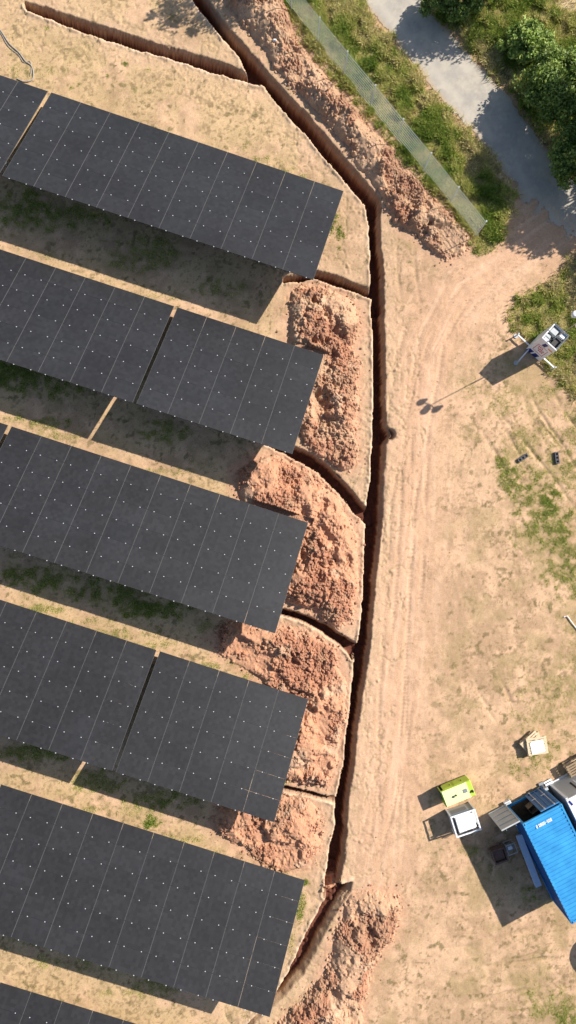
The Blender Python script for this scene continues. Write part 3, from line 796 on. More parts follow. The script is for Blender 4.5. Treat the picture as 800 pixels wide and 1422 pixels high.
leafy('hedge_tree', T3(930, 190, 4.3), G(900, 212), (2.2, 2.2, 1.7), 14000, 'tall tree off the right edge whose shade falls on the lane end', hedge, 3, 412, clumps=90)
leafy('hedge_tree', T3(990, 290, 3.9), G(955, 300), (2.2, 2.2, 1.5), 4200, 'open crowned tree off the right edge dappling the sandy gateway', hedge, 3, 413, clumps=70)
leafy('hedge_tree', T3(740, -75, 3.8), G(725, -45), (2.3, 1.8, 1.4), 3600, 'thin crowned tree above the top edge dappling the lane', hedge, 3, 414, clumps=60)
leafy('field_tree', T3(412, -150, 5.0), G(405, -110), (2.4, 1.2, 1.3), 2400, 'thin tree above the top edge of the photo shading the top of the site', 'trees above the top edge', 3, 415, clumps=60)

# ------------------------------------------------------------------ mesh fence
def fence():
    A = GP([(368, -30), (392, 0), (457, 81), (526, 164), (594, 247), (660, 329)])
    root = empty('mesh_fence', (A[-1][0], A[-1][1], 0)); o0 = np.array([A[-1][0], A[-1][1]])
    seg = np.linalg.norm(np.diff(A, axis=0), axis=1); cum = np.concatenate([[0], np.cumsum(seg)]); tot = cum[-1]
    def at(s):
        i = min(np.searchsorted(cum, s, 'right') - 1, len(seg) - 1); t = (s - cum[i]) / seg[i]
        return A[i] * (1 - t) + A[i + 1] * t - o0
    n = round(tot / 2.5); pitch = tot / n; Ht = 2.05
    for k in range(n + 1):
        p = at(min(k * pitch, tot - 1e-6)); q = at(max(min(k * pitch, tot - 1e-6) - .1, 0)); d = p - q
        rz = math.atan2(d[1], d[0]) if np.linalg.norm(d) > 0 else -.9
        m = MB(); m.box((p[0], p[1], Ht / 2), (.04, .04, Ht + .1), rz); m.box((p[0], p[1], Ht + .055), (.07, .07, .01), rz)
        m.build('fence_post', M['fence'], root)
    for k in range(n):
        a = at(k * pitch); b = at(min((k + 1) * pitch, tot - 1e-6)); m = MB(); d = (b - a) / np.linalg.norm(b - a); nr = np.array([-d[1], d[0]]) * .045
        a = a + nr; b = b + nr; L = np.linalg.norm(b - a); rz = math.atan2(d[1], d[0]); c = (a + b) / 2
        zz = .08
        while zz < Ht:
            m.box((c[0], c[1], zz), (L, .013, .020), rz)
            zz += .2
        q = .03
        while q < L - .02:
            p = a + d * q; m.box((p[0], p[1], Ht / 2 + .02), (.005, .005, Ht), rz); q += .2
        m.build('mesh_panel', M['fence'], root)
    tag(root, 'pale green welded mesh fence running down beside the grass verge', 'fence')
fence()

# ------------------------------------------------------------------ solar tables
def panel_proto():
    m = MB(); hx, hy, t = (ML - .013) / 2, (MS - .009) / 2, .018
    rx_, ry_ = .011, .012
    o = [(-hx, -hy), (hx, -hy), (hx, hy), (-hx, hy)]; i_ = [(-hx + rx_, -hy + ry_), (hx - rx_, -hy + ry_), (hx - rx_, hy - ry_), (-hx + rx_, hy - ry_)]
    vs = [(a, b, t) for a, b in o] + [(a, b, t) for a, b in i_] + [(a, b, -t) for a, b in o]
    m.add(vs, [(4, 5, 6, 7)], 0)
    m.add(vs, [(0, 1, 5, 4), (2, 3, 7, 6), (8, 11, 10, 9), (0, 8, 9, 1), (2, 10, 11, 3)], 1)
    m.add(vs, [(1, 2, 6, 5), (3, 0, 4, 7), (1, 9, 10, 2), (3, 11, 8, 0)], 2)
    for sx in (-.27, .27):   # clamps holding the upper long edge
        m.box((sx * ML, -hy - .012, .024), (.05, .042, .016), mi=3)
    return m
def table_proto(n):
    root = empty('solar_table')
    pr = None
    ca, sa = math.cos(TILT), math.sin(TILT)
    def P(sx, s): return (sx, -s * ca, Z0 + s * sa)
    for j in range(6):
        for i in range(n):
            if pr is None: pr = o = panel_proto().build('solar_panel', [M['solar'], M['frame_black'], M['rim_grey'], M['clamp']], root)
            else: o = pr.copy(); C.objects.link(o); o.parent = root
            o.location = P(-(i + .5) * ML, (j + .5) * MS); o.rotation_euler = (-TILT, 0, 0)
    for s in (1.2, 2.8, 4.2, 5.8):
        m = MB(); x, y, z = P(-n * ML / 2, s); m.box((x, y, z - .068), (n * ML - .1, .05, .08), rx=-TILT)
        m.build('purlin', M['galv'], root)
    k = 0; x = -ML * .6
    while x > -n * ML:
        m = MB(); a = P(x, .5); b = P(x, 6.2); c = ((a[0] + b[0]) / 2, (a[1] + b[1]) / 2, (a[2] + b[2]) / 2 - .15)
        m.box(c, (.06, 5.7, .075), rx=-TILT); m.build('rafter', M['galv'], root)
        for s in (1.6, 5.0):
            p = P(x + .07, s); m = MB(); h = p[2] - .12
            m.box((p[0], p[1], h / 2 - .15), (.07, .11, h + .3)); m.build('post', M['galv'], root)
        x -= ML * 2.2
    return root
for (ref, n, l) in [(0, 4, 'dark solar table cut off by the left edge in the topmost row'), (1, 7, 'wide solar table left in the second row, a slit apart from the short one'),
                    (2, 3, 'solar table of the third row of which only a sliver shows at the left edge'), (3, 7, 'wide solar table left in the fourth row, a slit apart from the short one')]:
    t = TABS[ref]; yw = R(-18.041 + t[4]); L = t[6] * ML + .20
    TABS.append((t[0] - math.cos(yw) * L, t[1] - math.sin(yw) * L, t[2] + math.sin(R(t[5])) * -L, t[3], t[4], t[5], n, l))
p = G(425, 1494, .7); t = TABS[4]
TABS.append((p[0], p[1], .7, t[3], t[4], t[5], 10, 'solar table in the bottom left corner, cut off by the bottom edge'))
protos = {}
for (x, y, z, dt, dy, sp, n, l) in TABS:
    if n in protos: t = copy_tree(protos[n])
    else: t = protos[n] = table_proto(n)
    t.location = (x, y, z - Z0)
    t.rotation_mode = 'XYZ'
    t.matrix_world = Matrix.Translation((x, y, z - Z0)) @ Matrix.Rotation(R(-18.041 + dy), 4, 'Z') @ Matrix.Rotation(-R(sp), 4, 'Y') @ Matrix.Rotation(-R(dt), 4, 'X')
    tag(t, l, 'solar table', 'rows of solar tables on the left')

# ------------------------------------------------------------------ camera tower
def tower():
    P = [G(*p, 2.5) for p in ((770.6, 449), (791, 467.5), (774, 486), (752, 468))]
    c = sum(P) / 4; e = (P[1] - P[0]); rz = math.atan2(e[1], e[0])   # local x: from upper-left to lower-right; local -y: face towards lower-left
    root = empty('camera_tower', (c[0], c[1], 0), rz)
    W, D, Ht = 1.10, 1.14, 2.5
    m = MB()
    m.box((0, 0, 1.08), (W, D, 1.96), bev=.02)
    m.build('cabinet', M['white'], root)
    m = MB()
    # open tray rim on top
    for sx in (-1, 1):
        m.box((sx * (W / 2 - .03), 0, 2.285), (.06, D, .44)); m.box((0, sx * (D / 2 - .03), 2.28), (W - .12, .06, .43))
    m.build('tray_rim', M['white'], root)
    m = MB(); m.box((-.02, 0, 2.505), (W - .01, .035, .02)); m.box((.0, D / 2 - .03, 2.512), (W, .05, .02)); m.box((W / 2 - .03, 0, 2.513), (.05, D - .12, .02)); m.build('rim_trim', M['steel_dark'], root)
    m = MB(); m.box((0, 0, 2.075), (W - .13, D - .13, .02)); m.build('tray_floor', M['steel_dark'], root)
    m = MB(); m.box((-.24, .22, 2.25), (.44, .40, .3), bev=.03); m.box((-.30, -.24, 2.2), (.34, .42, .2), .3, bev=.03); m.build('battery_box', M['grey_paint'], root)
    m = MB(); m.box((.27, .34, 2.26), (.36, .24, .28), bev=.02); m.build('control_box', M['white_sheet'], root)
    m = MB(); m.box((.26, -.12, 2.15), (.40, .58, .12), bev=.02); m.build('cover_plate', M['black'], root)
    # markings on the face looking to the lower left (-y)
    y = -D / 2
    for k, (x, z) in enumerate([(-.38, .34), (.04, .34), (-.10, 2.05)]):
        s = MB(); w1, h1, sl_ = (.15, .24, .10) if k < 2 else (.11, .22, .06)
        q = [(x - w1, z - h1), (x + w1, z - h1), (x + w1 + sl_, z + h1), (x - w1 + sl_, z + h1)]
        s.add([(a_, y - .006, b_) for a_, b_ in q] + [(a_, y, b_) for a_, b_ in q], [(0, 1, 2, 3), (0, 4, 5, 1), (1, 5, 6, 2), (2, 6, 7, 3), (3, 7, 4, 0)])
        s.build('blue_check', M['navy'], root)
    s = MB()
    for z, x0, x1 in ((1.72, -.34, .30), (.78, -.34, .40)):
        s.box(((x0 + x1) / 2, y - .004, z), (x1 - x0, .008, .03))
    for x in (-.34, .35): s.box((x, y - .004, 1.25), (.03, .008, .92))
    s.build('sign_border', M['red'], root)
    s = MB()
    for z, xs_ in ((1.52, (-.22, -.1, .02)), (1.3, (-.16, -.04, .08, .2)), (1.1, (-.05, .07, .19))):
        for x in xs_: s.box((x, y - .004, z), (.08, .008, .13)); s.box((x + .02, y - .009, z), (.03, .004, .05))
    s.build('red_lettering', M['red'], root)
    s = MB(); s.box((.36, y - .004, 2.0), (.30, .008, .12)); s.build('orange_strip', M['orange'], root)
    # four stabiliser legs with round pads
    for (sx, sy, ex, ey) in ((-W / 2, -D / 2 + .22, -1.5, -.35), (W / 2, -D / 2 + .22, 1.45, -.35), (-.42, -D / 2, -.42, -1.55), (.42, D / 2, .42, 1.5)):
        m = MB(); z = .32
        a = Vector((sx, sy, z)); b = Vector((ex, ey, z)); d = (b - a); L = d.length
        m.box(((a + b) / 2), (L, .07, .07), math.atan2(d.y, d.x))
        leg = m.build('stabiliser_leg', M['white'], root)
        m = MB(); m.tube([(ex, ey, .02), (ex, ey, .5)], .035, 10); m.tube([(ex, ey, .0), (ex, ey, .05)], .14, 14)
        m.tube([(ex, ey, .5), (ex + .01, ey, .52)], .06, 10)
        m.build('foot_pad', M['grey_paint'], leg)
    # mast and head
    m = MB(); m.tube([(.02, -.04, 2.1), (.02, -.04, 3.6)], .036, 10); m.tube([(.02, -.04, 3.55), (.02, -.04, 5.75)], .024, 10); m.build('mast', M['galv'], root)
    m = MB(); m.box((.02, -.04, 5.8), (.9, .05, .06), R(20)); m.box((.02, -.04, 5.95), (.2, .2, .3), bev=.04); m.build('head_bracket', M['galv'], root)
    for sx, sy in ((-.46, -.17), (.50, .17), (.05, -.42)):
        m = MB()
        m.tube([(sx, sy, 5.72), (sx, sy, 5.76), (sx, sy, 5.9), (sx, sy, 6.02), (sx, sy, 6.05)], [.08, .15, .19, .15, .05], 14)
        m.tube([(sx, sy, 5.60), (sx, sy, 5.70)], .09, 12)
        m.build('camera_dome', M['white_sheet'], root, smooth=False)
    tag(root, 'white security camera tower with blue checks, open top tray and outstretched stabiliser legs', 'camera tower')
tower()

# ------------------------------------------------------------------ fence feet
def foot_block(u, v, ang, holes, label, tall=False):
    p = G(u, v); root = empty('fence_foot', (p[0], p[1], ground_z(*p)), ang)
    m = MB(); L, W, Ht = .70, .24, .15
    hw = .055
    n = 3 if not tall else 3
    xs_ = [-.22, 0, .22]
    m.box((0, W / 2 - .03, Ht / 2), (L, .06, Ht), bev=.012); m.box((0, -W / 2 + .03, Ht / 2), (L, .06, Ht), bev=.012)
    edges = [-L / 2] + [q for x in xs_ for q in (x - hw, x + hw)] + [L / 2]
    for a, b in zip(edges[::2], edges[1::2]):
        m.box(((a + b) / 2, 0, Ht / 2 - .002), (b - a, W - .12, Ht - .006))
    m.build('block', M['rubber'], root)
    m = MB()
    for x in xs_: m.box((x, 0, .02), (2 * hw, W - .12, .02))
    m.build('hole_floor', M['black'], root)
    tag(root, label, 'fence foot', 'loose rubber feet for temporary fencing')
foot_block(725.5, 636, R(33), 3, 'grey rubber fence foot lying slanted on the grass, the left one of two')
foot_block(772.5, 636, R(-84), 3, 'dark rubber fence foot with deep holes standing near upright, the right one of two', True)

# bent white pole end at the right edge
def pole():
    a = G(784, 856); b = G(787, 855); c = G(806, 881)
    root = empty('bent_pole', (a[0], a[1], 0))
    o = a
    m = MB(); pts = [(a[0] - o[0], a[1] - o[1], .05), (b[0] - o[0], b[1] - o[1], .09), (c[0] - o[0], c[1] - o[1], .06)]
    m.tube(pts, .028, 8); ob = m.build('pipe', M['white_sheet'], root)
    m = MB(); m.tube([(pts[0][0] - .05, pts[0][1] - .03, .05), pts[0]], .034, 8); m.build('end_cap', M['white'], root)
    tag(root, 'bent white plastic pipe lying on the ground at the right edge', 'pipe')
pole()

# ------------------------------------------------------------------ pallets
def pallet(x, y, z, rz, name='wooden_pallet', L=1.2, W=1.0, mt='wood', parent_label=None, tiltx=0, seed=0):
    root = empty(name, (x, y, z), rz); root.rotation_euler = (tiltx, 0, rz)
    r_ = random.Random(seed)
    m = MB()
    for k in range(3): m.box((0, (-1 + k) * (W / 2 - .05), .011), (L, .1, .022))
    m.build('bottom_board', M[mt], root)
    m = MB()
    for a in (-1, 0, 1):
        for b in (-1, 0, 1): m.box((a * (L / 2 - .07), b * (W / 2 - .05), .061), (.14, .1, .078))
    m.build('block', M[mt], root)
    m = MB()
    for a in (-1, 0, 1): m.box((a * (L / 2 - .07), 0, .111), (.12, W, .022))
    for k in range(7):
        m.box((r_.uniform(-.01, .01), -W / 2 + .06 + k * (W - .12) / 6, .1335), (L - r_.uniform(0, .02), .10, .022), r_.uniform(-.01, .01))
    m.build('top_board', M[mt], root)
    return root
gp = 'stack of pale pallets left on the sand'
c = G(742, 1034, .3)
for k, (dx, dy, rz, l) in enumerate([(0.02, -.03, 28, 'bottom pallet of the pale stack topped with a white board'), (-.08, .06, 41, 'middle pallet of the pale stack topped with a white board'), (.12, -.04, 8, 'top pallet of the pale stack, turned askew under the white board')]):
    t = pallet(c[0] + dx, c[1] + dy, .03 + k * .147, R(rz), seed=k); tag(t, l, 'pallet', gp)
m = MB(); m.box((0, 0, .012), (.80, .68, .024), bev=.004); m.box((.02, .36, .03), (.7, .05, .012)); o = m.build('white_board', M['white_sheet']); o.location = (c[0] + .12, c[1] - .1, .03 + 3 * .147 + .004); o.rotation_euler = (0, 0, R(12))
tag(o, 'square white board lying on top of the pallet stack', 'board')
c = G(803, 1067, .6)
gp2 = 'pallets stacked at the right edge behind the white cabin'
for k, l in enumerate(['lowest pallet of the stack at the right edge above the white cabin', 'second pallet up in the stack at the right edge above the white cabin', 'third pallet up in the stack at the right edge above the white cabin', 'top weathered pallet of the stack at the right edge above the white cabin']):
    t = pallet(c[0] + .03 * (k % 2), c[1] - .02 * k, .03 + k * .147, R(28 + (k % 3) * 3), mt='wood_old' if k != 2 else 'wood', seed=10 + k); tag(t, l, 'pallet', gp2)

# ------------------------------------------------------------------ lime generator
def rect_from(P):
    c = sum(P) / 4; e = (P[1] - P[0]) + (P[2] - P[3]); return c, math.atan2(e[1], e[0]), np.linalg.norm(e) / 2, (np.linalg.norm(P[3] - P[0]) + np.linalg.norm(P[2] - P[1])) / 2
def generator():
    c, rz, L, W = rect_from([G(*p, 1.05) for p in ((612, 1100), (654, 1084), (661, 1104), (620, 1122))])
    W = .92
    root = empty('generator', (c[0], c[1], 0), rz)
    m = MB(); m.box((0, 0, .08), (L - .1, W - .06, .14)); m.build('base_frame', M['steel_dark'], root)
    m = MB(); m.box((.12, 0, .57), (L - .26, W, .84), bev=.03)
    m.box((-L / 2 + .13, 0, .95), (.26, W, .08)); m.box((-L / 2 + .13, -W / 2 + .05, .55), (.26, .08, .78)); m.box((-L / 2 + .04, W / 2 - .06, .55), (.06, .06, .78)); m.build('housing', M['lime'], root)
    m = MB(); m.box((-.12, -.0, 1.02), (L - .34, W - .02, .05), bev=.012); m.build('roof_panel', M['limepale'], root)
    m = MB(); m.box((L / 2 - .18, 0, 1.012), (.30, W - .04, .035), bev=.01); m.build('service_panel', M['lime'], root)
    m = MB(); m.box((.42, .02, 1.055), (.24, .22, .02))
    for k in range(4): m.box((.42, -.06 + k * .055, 1.068), (.2, .015, .012))
    m.build('vent_grille', M['smoke'], root)
    m = MB(); m.tube([(.80, -.15, 1.03), (.80, -.15, 1.12)], .07, 12); m.tube([(.80, -.15, 1.12), (.80, -.19, 1.16)], [.05, .045], 12); m.build('exhaust', M['black'], root)
    m = MB(); m.tube([(-.32, -.04, 1.045), (-.32, -.04, 1.10)], .06, 12); m.tube([(-.16, -.02, 1.045), (-.16, -.02, 1.09)], .055, 12); m.build('filler_cap', M['steel_dark'], root)
    m = MB()
    for sx in (-.45, .25): m.box((sx, W / 2 + .008, .6), (.55, .016, .55), bev=.006)
    m.build('door', M['lime'], root)
    m = MB()
    for sx in (-.25, .45): m.box((sx, W / 2 + .024, .62), (.05, .014, .12))
    m.build('latch', M['black'], root)
    tag(root, 'lime green generator with a pale lid standing on the sand above the white tank', 'generator')
generator()
def tank():
    c, rz, L, W = rect_from([G(*p, 1.2) for p in ((625, 1135), (659, 1124), (670, 1152), (635, 1164))])
    root = empty('fuel_tank', (c[0], c[1], 0), rz)
    m = MB(); m.box((0, 0, .5), (L - .1, W - .1, .90), bev=.02); m.build('bund', M['grey_paint'], root)
    m = MB()
    for s in (-1, 1):
        m.box((0, s * (W / 2 - .035), 1.16), (L, .07, .06)); m.box((s * (L / 2 - .035), 0, 1.16), (.07, W - .14, .058))
    for a in (-1, 1):
        for b in (-1, 1): m.box((a * (L / 2 - .04), b * (W / 2 - .04), .58), (.06, .06, 1.1))
    m.build('guard_frame', M['white'], root)
    m = MB(); m.box((.03, -.02, 1.03), (L - .42, W - .36, .16), bev=.03); m.box((.03, -.02, .97), (L - .34, W - .28, .06)); m.build('inner_tank', M['white_sheet'], root)
    m = MB(); m.box((-L / 2 + .17, 0, .99), (.12, W - .26, .05)); m.box((L / 2 - .2, -W / 2 + .26, 1.0), (.24, .2, .09), .3); m.box((0, -W / 2 + .15, .985), (L - .3, .08, .05)); m.build('dark_channel', M['steel_dark'], root)
    m = MB(); m.box((.12, -W / 2 + .14, 1.12), (.30, .07, .06)); m.tube([(L / 2 - .16, -W / 2 + .17, 1.0), (L / 2 - .16, -W / 2 + .17, 1.15)], .06, 10); m.tube([(-L / 2 + .17, -W / 2 + .17, 1.0), (-L / 2 + .17, -W / 2 + .17, 1.14)], .06, 10); m.build('fitting', M['black'], root)
    m = MB(); m.box((-.1, W / 2 - .046, .62), (.9, .01, .5)); m.build('crumpled_cover', M['smoke'], root)
    tag(root, 'white steel fuel tank in a square guard frame, just below the lime generator', 'fuel tank')
tank()

# ------------------------------------------------------------------ blue container
CX, CY, CR = 14.29, -15.842, R(26.03)
CONW, CONL, CONH = 2.44, 6.06, 2.59
def corrugated(x0, x1, z_or_y0, y1, amp, pitch, kind):
    """profiled sheet: returns verts, faces; kind 'roof' runs waves along -y, 'wall' waves along its length"""
    prof = []; n = int(round((x1 - x0) / pitch)); pt = (x1 - x0) / n
    for k in range(n):
        b = x0 + k * pt
        prof += [(b, 0), (b + pt * .3, 0), (b + pt * .42, amp), (b + pt * .88, amp)]
    prof.append((x1, 0))
    return prof
def container():
    root = empty('shipping_container', (CX, CY, 0), CR)   # local origin: top left corner of the door end; +x across, -y along
    W, L, H_ = CONW, CONL, CONH
    pr = corrugated(-L + .12, -.12, 0, 0, .035, .22, 'roof')
    m = MB(); z = H_ - .045
    vs = []
    for (yy, dz) in pr: vs += [(.05, yy, z + dz), (W - .05, yy, z + dz), (.05, yy, z - .03), (W - .05, yy, z - .03)]
    fs = []
    for k in range(len(pr) - 1):
        a = 4 * k; fs += [(a, a + 1, a + 5, a + 4), (a + 2, a + 6, a + 7, a + 3), (a, a + 4, a + 6, a + 2), (a + 1, a + 3, a + 7, a + 5)]
    m.add(vs, fs); 
    m.build('roof', M['blue'], root)
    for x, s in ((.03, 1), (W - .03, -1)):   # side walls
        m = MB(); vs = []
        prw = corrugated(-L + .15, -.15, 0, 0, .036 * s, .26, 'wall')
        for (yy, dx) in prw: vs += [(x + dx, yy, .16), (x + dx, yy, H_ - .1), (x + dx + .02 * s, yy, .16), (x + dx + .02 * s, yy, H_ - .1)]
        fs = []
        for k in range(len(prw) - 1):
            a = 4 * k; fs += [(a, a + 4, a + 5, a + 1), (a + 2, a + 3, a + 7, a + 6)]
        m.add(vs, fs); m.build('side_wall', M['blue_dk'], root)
    m = MB(); m.box((W / 2, -L + .06, H_ / 2), (W - .26, .04, H_ - .3)); m.build('end_wall', M['blue_dk'], root)
    m = MB()
    for x in (.05, W - .05):
        m.box((x, -L / 2, H_ - .05), (.1, L - .28, .1)); m.box((x, -L / 2, .1), (.1, L - .28, .14))
        for y in (-.07, -L + .07): m.box((x if x < 1 else x, y, H_ / 2), (.12, .14, H_ - .26))
    for y in (-.06, -L + .06): m.box((W / 2, y, H_ - .06), (W - .22, .1, .1)); m.box((W / 2, y, .09), (W - .22, .1, .12))
    m.build('frame', M['blue'], root)
    for x in (.08, W - .08):
        for y in (-.09, -L + .09):
            for z in (.062, H_ - .055):
                m = MB(); m.box((x, y, z), (.17, .19, .125), bev=.01); m.box((x, y, z + .066), (.06, .1, .008), mi=1); m.build('corner_casting', [M['blue'], M['black']], root)
    # rail studs along the roof edge
    m = MB()
    for k in range(26): m.box((.02, -.25 - k * (L - .5) / 25, H_ + .004), (.04, .06, .014))
    m.build('edge_stud', M['blue_dk'], root)
    m = MB(); m.box((W / 2, -L / 2, .185), (W - .2, L - .3, .03)); m.build('floor', M['floor_wood'], root)
    # white number on the roof
    m = MB(); x0 = .62; y0 = -.42
    FONT = {'2': ['111', '001', '111', '100', '111'], '0': ['111', '101', '101', '101', '111'], '8': ['111', '101', '111', '101', '111'], '5': ['111', '100', '111', '001', '111'], '-': ['000', '000', '111', '000', '000'], ' ': ['0', '0', '0', '0', '0'], '6': ['111', '100', '111', '101', '111'], 'U': ['101', '101', '101', '101', '111']}
    x = x0; px = .027
    for ch in '2 0805-500':
        g_ = FONT[ch]
        for r, row in enumerate(g_):
            for q, b in enumerate(row):
                if b == '1': m.box((x + q * px, y0 - r * px * 1.25, H_ + .012), (px, px * 1.25, .006))
        x += (len(g_[0]) + .8) * px
    m.build('roof_number', M['white_sheet'], root)
    # doors at y = 0, left leaf swung right back in line with the end, right leaf shut
    def leaf(sx, mt, ribs):
        o = MB(); wd_ = W / 2 - .07
        o.box((sx * wd_ / 2, 0, 1.29), (wd_, .03, 2.24))
        for k in range(5 if ribs else 0):
            o.box((sx * (.1 + k * (wd_ - .2) / 4), .035, 1.29), (.07, .05, 2.1))
        for z in (.2, 2.39): o.box((sx * wd_ / 2, .03, z), (wd_, .07, .08))
        for x in (0.03, wd_ - .03): o.box((sx * x, .03, 1.29), (.06, .07, 2.12))
        return o, wd_
    o, wd_ = leaf(-1, 'grey_paint', False)
    for k in range(1, 4): o.box((-wd_ / 2 , .03, 1.29 * 0 + .2 + k * 2.19 / 4), (wd_ - .12, .035, .09))
    d = o.build('open_door', M['grey_paint'], root); d.location = (-.02, .10, 0)
    tag(d, 'pale grey inside of the door leaf swung fully open')
    m = MB()
    for k in range(4): m.box((-.04, .02, .4 + k * .62), (.10, .06, .12))
    m.build('hinge', M['galv'], d)
    m = MB()
    for x in (-wd_ + .25, -.3): m.tube([(x, -.05, .15), (x, -.05, 2.5)], .02, 8)
    m.build('lock_rod', M['galv'], d)
    o, wd_ = leaf(-1, 'blue_dk', True)
    d = o.build('closed_door', M['blue_pale_door'], root); d.location = (W - .06, .03, 0)
    m = MB()
    for x in (.28, .88): m.tube([(-x, .085, .12), (-x, .085, 2.52)], .022, 8)
    m.build('lock_rod', M['galv'], d)
    m = MB()
    for x in (.28, .88): m.box((-x - .08, .11, 1.1), (.26, .02, .04)); m.box((-x, .1, 2.42), (.09, .05, .06)); m.box((-x, .1, .22), (.09, .05, .06))
    m.build('lock_handle', M['galv'], d)
    tag(root, 'long blue corrugated shipping container with white number on its roof and one door open', 'container')
M['blue_pale_door'] = mat('blue_door_paint', (.04, .17, .38), .5, noise=.15, scale=3)
container()
def local(x, y, z=0):
    c, s = math.cos(CR), math.sin(CR); return (CX + x * c - y * s, CY + x * s + y * c, z)
# wooden crate inside the container
root = empty('wooden_crate', local(1.25, -.55, .2), CR + .2)
m = MB()
for k in range(4): m.box((0, -.2, .07 + k * .13), (.5, .02, .11)); m.box((0, .2, .07 + k * .13), (.5, .02, .11)); m.box((-.24, 0, .07 + k * .13), (.02, .38, .11)); m.box((.24, 0, .07 + k * .13), (.02, .38, .11))
m.build('slats', M['wood_old'], root); m = MB(); m.box((0, 0, .02), (.46, .38, .03)); m.build('base', M['wood_old'], root)
tag(root, 'brown wooden crate just inside the open end of the blue container', 'crate')

# white cabin next to it
def cabin():
    W, L, H_ = 2.44, 6.06, 2.5
    root = empty('site_cabin', local(CONW + .36, .0), CR)
    m = MB(); m.box((W / 2, -L / 2, 1.25), (W, L, 2.3), bev=.02); m.build('walls', M['grey_paint'], root)
    m = MB(); m.box((W / 2, -L / 2 - .02, 2.44), (W + .06, L + .04, .10), bev=.015)
    for k in range(5): m.box((W / 2, -.5 - k * 1.25, 2.5), (W - .1, .05, .02))
    m.build('roof', M['white_sheet'], root)
    m = MB(); m.box((.95, .012, 1.55), (.10, .024, 1.0)); m.build('vent_slot', M['black'], root)
    m = MB()
    m.box((.06, .02, 1.25), (.12, .05, 2.3)); m.box((W / 2, .022, .1), (W - .26, .06, .12)); m.box((1.18, .02, 1.55), (.05, .035, 1.15)); m.build('white_trim', M['white'], root)
    m = MB(); m.box((.13, -.25, 2.498), (.12, .3, .02), .3); m.build('roof_mark', M['navy'], root)
    m = MB(); m.box((W / 2, -L / 2, .05), (W - .2, L - .2, .1)); m.build('skid', M['steel_dark'], root)
    tag(root, 'white roofed site cabin beside the blue container, cut off by the right edge', 'cabin')
cabin()
# junction box and post at the gap between the two
p = G(752, 1090); root = empty('service_post', (p[0], p[1], 0), CR)
m = MB(); m.box((0, 0, .3), (.08, .08, .6)); m.box((0, .06, .05), (.3, .25, .1)); m.build('post', M['galv'], root)
m = MB(); m.box((0, 0, .62), (.22, .18, .2), bev=.02); m.build('box', M['grey_paint'], root)
tag(root, 'small grey service post at the foot of the gap between container and cabin', 'service post')
p = G(761, 1087); root = empty('white_step', (p[0], p[1], 0), CR)
m = MB(); m.box((0, 0, .22), (.5, .2, .04)); m.box((-.2, 0, .1), (.04, .18, .2)); m.box((.2, 0, .1), (.04, .18, .2)); m.build('tread', M['white'], root)
m = MB(); m.box((0, .14, .1), (.5, .1, .03)); m.build('lower_tread', M['white'], root)
tag(root, 'low white metal step at the corner of the white cabin', 'step')
p = G(703, 1113); root = empty('gas_meter_box', (p[0], p[1], 0), CR)
m = MB(); m.box((0, 0, .14), (.4, .18, .28), bev=.02); m.build('casing', M['white'], root); m = MB(); m.box((0, 0, .295), (.3, .1, .03), bev=.01); m.build('lid', M['grey_paint'], root)
tag(root, 'small white box on the ground by the open door of the blue container', 'box')

# pale blue beam beside the container
P = [G(*q, .45) for q in ((717, 1163), (725, 1160), (753, 1228), (744, 1233))]
c = sum(P) / 4; e = P[3] - P[0]; rz = math.atan2(e[1], e[0]); L = np.linalg.norm(e)
root = empty('steel_trunking', (c[0], c[1], 0), rz)
m = MB(); m.box((0, 0, .34), (L, .34, .20), bev=.01); m.build('body', M['blue_pale'], root)
m = MB(); m.box((0, 0, .455), (L + .02, .37, .02)); m.build('lid', M['blue_pale'], root)
for s in (-1, 0, 1):
    m = MB(); m.box((s * L * .4, 0, .12), (.08, .4, .24)); m.build('support', M['wood_old'], root)
tag(root, 'long pale blue steel trunking lying in the shade along the blue container', 'trunking')

# things standing in the container's shade
c = G(693, 1187, .4)
root = empty('steel_bin', (c[0], c[1], 0), R(18))
m = MB()
for s in (-1, 1): m.box((s * .36, 0, .3), (.04, .74, .5)); m.box((0, s * .36, .3), (.68, .04, .5))
m.box((0, 0, .08), (.70, .70, .04)); m.build('body', M['rust'], root)
m = MB()
for s in (-1, 1): m.box((s * .37, 0, .565), (.08, .82, .03)); m.box((0, s * .37, .567), (.66, .08, .03))
m.build('rim', M['rust'], root)
m = MB()
for s in (-1, 1): m.box((s * .25, 0, .03), (.1, .7, .06))
m.build('skid', M['black'], root)
m = MB(); m.box((0, 0, .42), (.6, .6, .06), bev=.02); m.build('contents', M['rust'], root)
tag(root, 'rusty brown open bin standing in the shade of the container', 'bin')
c = G(709, 1177, .35)
root = empty('water_pump', (c[0], c[1], 0), R(20))
m = MB()
for a in (-1, 1):
    m.tube([(a * .27, -.28, .05), (a * .27, -.28, .55), (a * .27, .28, .55), (a * .27, .28, .05)], .022, 8)
m.tube([(-.27, -.28, .55), (.27, -.28, .55)], .022, 8); m.tube([(-.27, .28, .55), (.27, .28, .55)], .022, 8); m.tube([(-.27, -.28, .08), (.27, -.28, .08)], .022, 8); m.tube([(-.27, .28, .08), (.27, .28, .08)], .022, 8)
m.build('cage', M['galv'], root)
m = MB(); m.box((-.05, 0, .26), (.34, .36, .30), bev=.03); m.tube([(.12, 0, .28), (.24, 0, .28)], .11, 12); m.build('engine', M['smoke'], root)
m = MB(); m.box((-.05, .05, .46), (.28, .2, .1), bev=.03); m.build('tank', M['white'], root)
tag(root, 'small caged pump in the shade between the rusty bin and the pale blue trunking', 'pump')

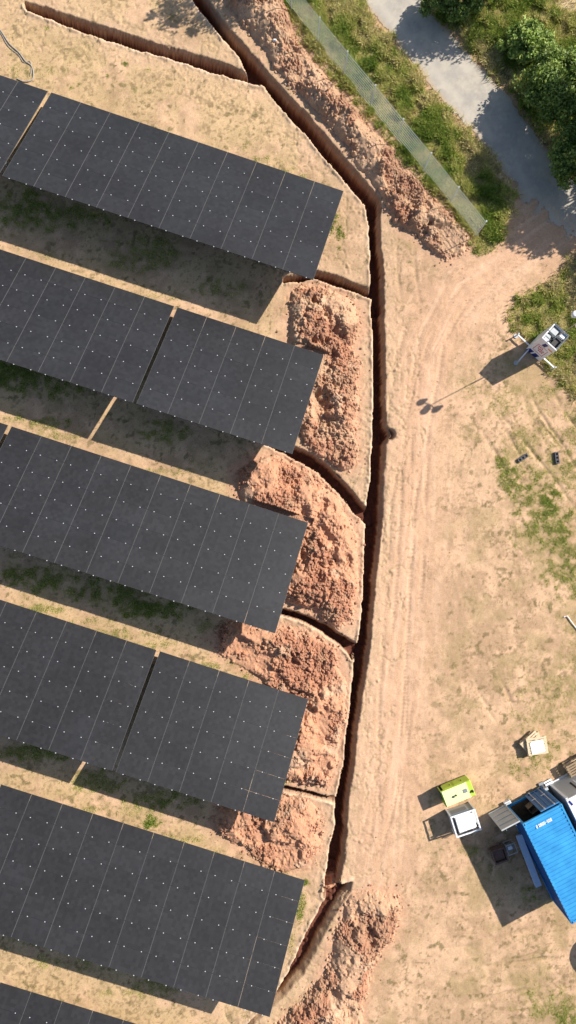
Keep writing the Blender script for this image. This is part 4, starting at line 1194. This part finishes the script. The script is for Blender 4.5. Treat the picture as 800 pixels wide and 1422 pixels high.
# unseen round body added past the right edge to cast shade into view
t_ = SUNV[:2] / SUNV[2]
c = G(812, 1332) + t_ * 1.9
root = empty('shade_caster', (c[0], c[1], 0))
m = MB(); m.tube([(0, 0, 0), (0, 0, 1.65), (0, 0, 1.8), (0, 0, 1.9)], [1.15, 1.15, 1.0, .75], 20); m.build('shell', M['grey_paint'], root)
m = MB(); m.tube([(0, 0, 1.9), (0, 0, 2.0)], .28, 16); m.build('lid', M['black'], root)
m = MB(); m.tube([(-1.14, 0, .2), (-1.3, 0, .2)], .05, 10); m.build('outlet', M['galv'], root)
tag(root, 'unseen round grey body added past the right edge to cast shade below the container', 'shade caster')

# conduit at the top left
def conduit(pts, r, label, name='cable_conduit'):
    P = GP(pts); o = P[0]
    Q = []
    for i in range(len(P) - 1):
        a, b = P[i], P[i + 1]
        p0 = P[max(i - 1, 0)]; p3 = P[min(i + 2, len(P) - 1)]
        for t in np.linspace(0, 1, 7)[:-1]:
            q = .5 * ((2 * a) + (b - p0) * t + (2 * p0 - 5 * a + 4 * b - p3) * t ** 2 + (-p0 + 3 * a - 3 * b + p3) * t ** 3); Q.append(q)
    Q.append(P[-1])
    m = MB(); m.tube([(q[0] - o[0], q[1] - o[1], ground_z(*q) + r * .9) for q in Q], r, 7)
    ob = m.build(name, M['cable']); ob.location = (o[0], o[1], 0)
    tag(ob, label, 'conduit', 'grey cable conduits at the top left')
conduit([(-12, 26), (2, 44), (14, 62), (27, 74), (36, 86), (44, 92), (47, 104), (44, 112), (34, 114), (24, 110)], .035, 'grey conduit ending in a hook shaped loop above the first panel table')
conduit([(-12, 30), (1, 46), (12, 65), (26, 77), (33, 87), (42, 86), (44, 96), (42, 106)], .024, 'thinner grey conduit lying just inside the hooked one')
# white stone on the long heap
p = G(379, 51, .8)
m = MB(); m.add([(0, 0, 0), (.2, 0, .01), (.24, .12, 0), (.02, .14, .0), (.05, .03, .1), (.17, .03, .11), (.19, .1, .1), (.05, .11, .09)], [(3, 2, 1, 0), (0, 1, 5, 4), (1, 2, 6, 5), (2, 3, 7, 6), (3, 0, 4, 7), (4, 5, 6, 7)])
o = m.build('pale_stone', M['white']); o.location = (p[0], p[1], ground_z(*p) + .01)
tag(o, 'pale pinkish stone lying on the dark side of the long spoil bank', 'stone')
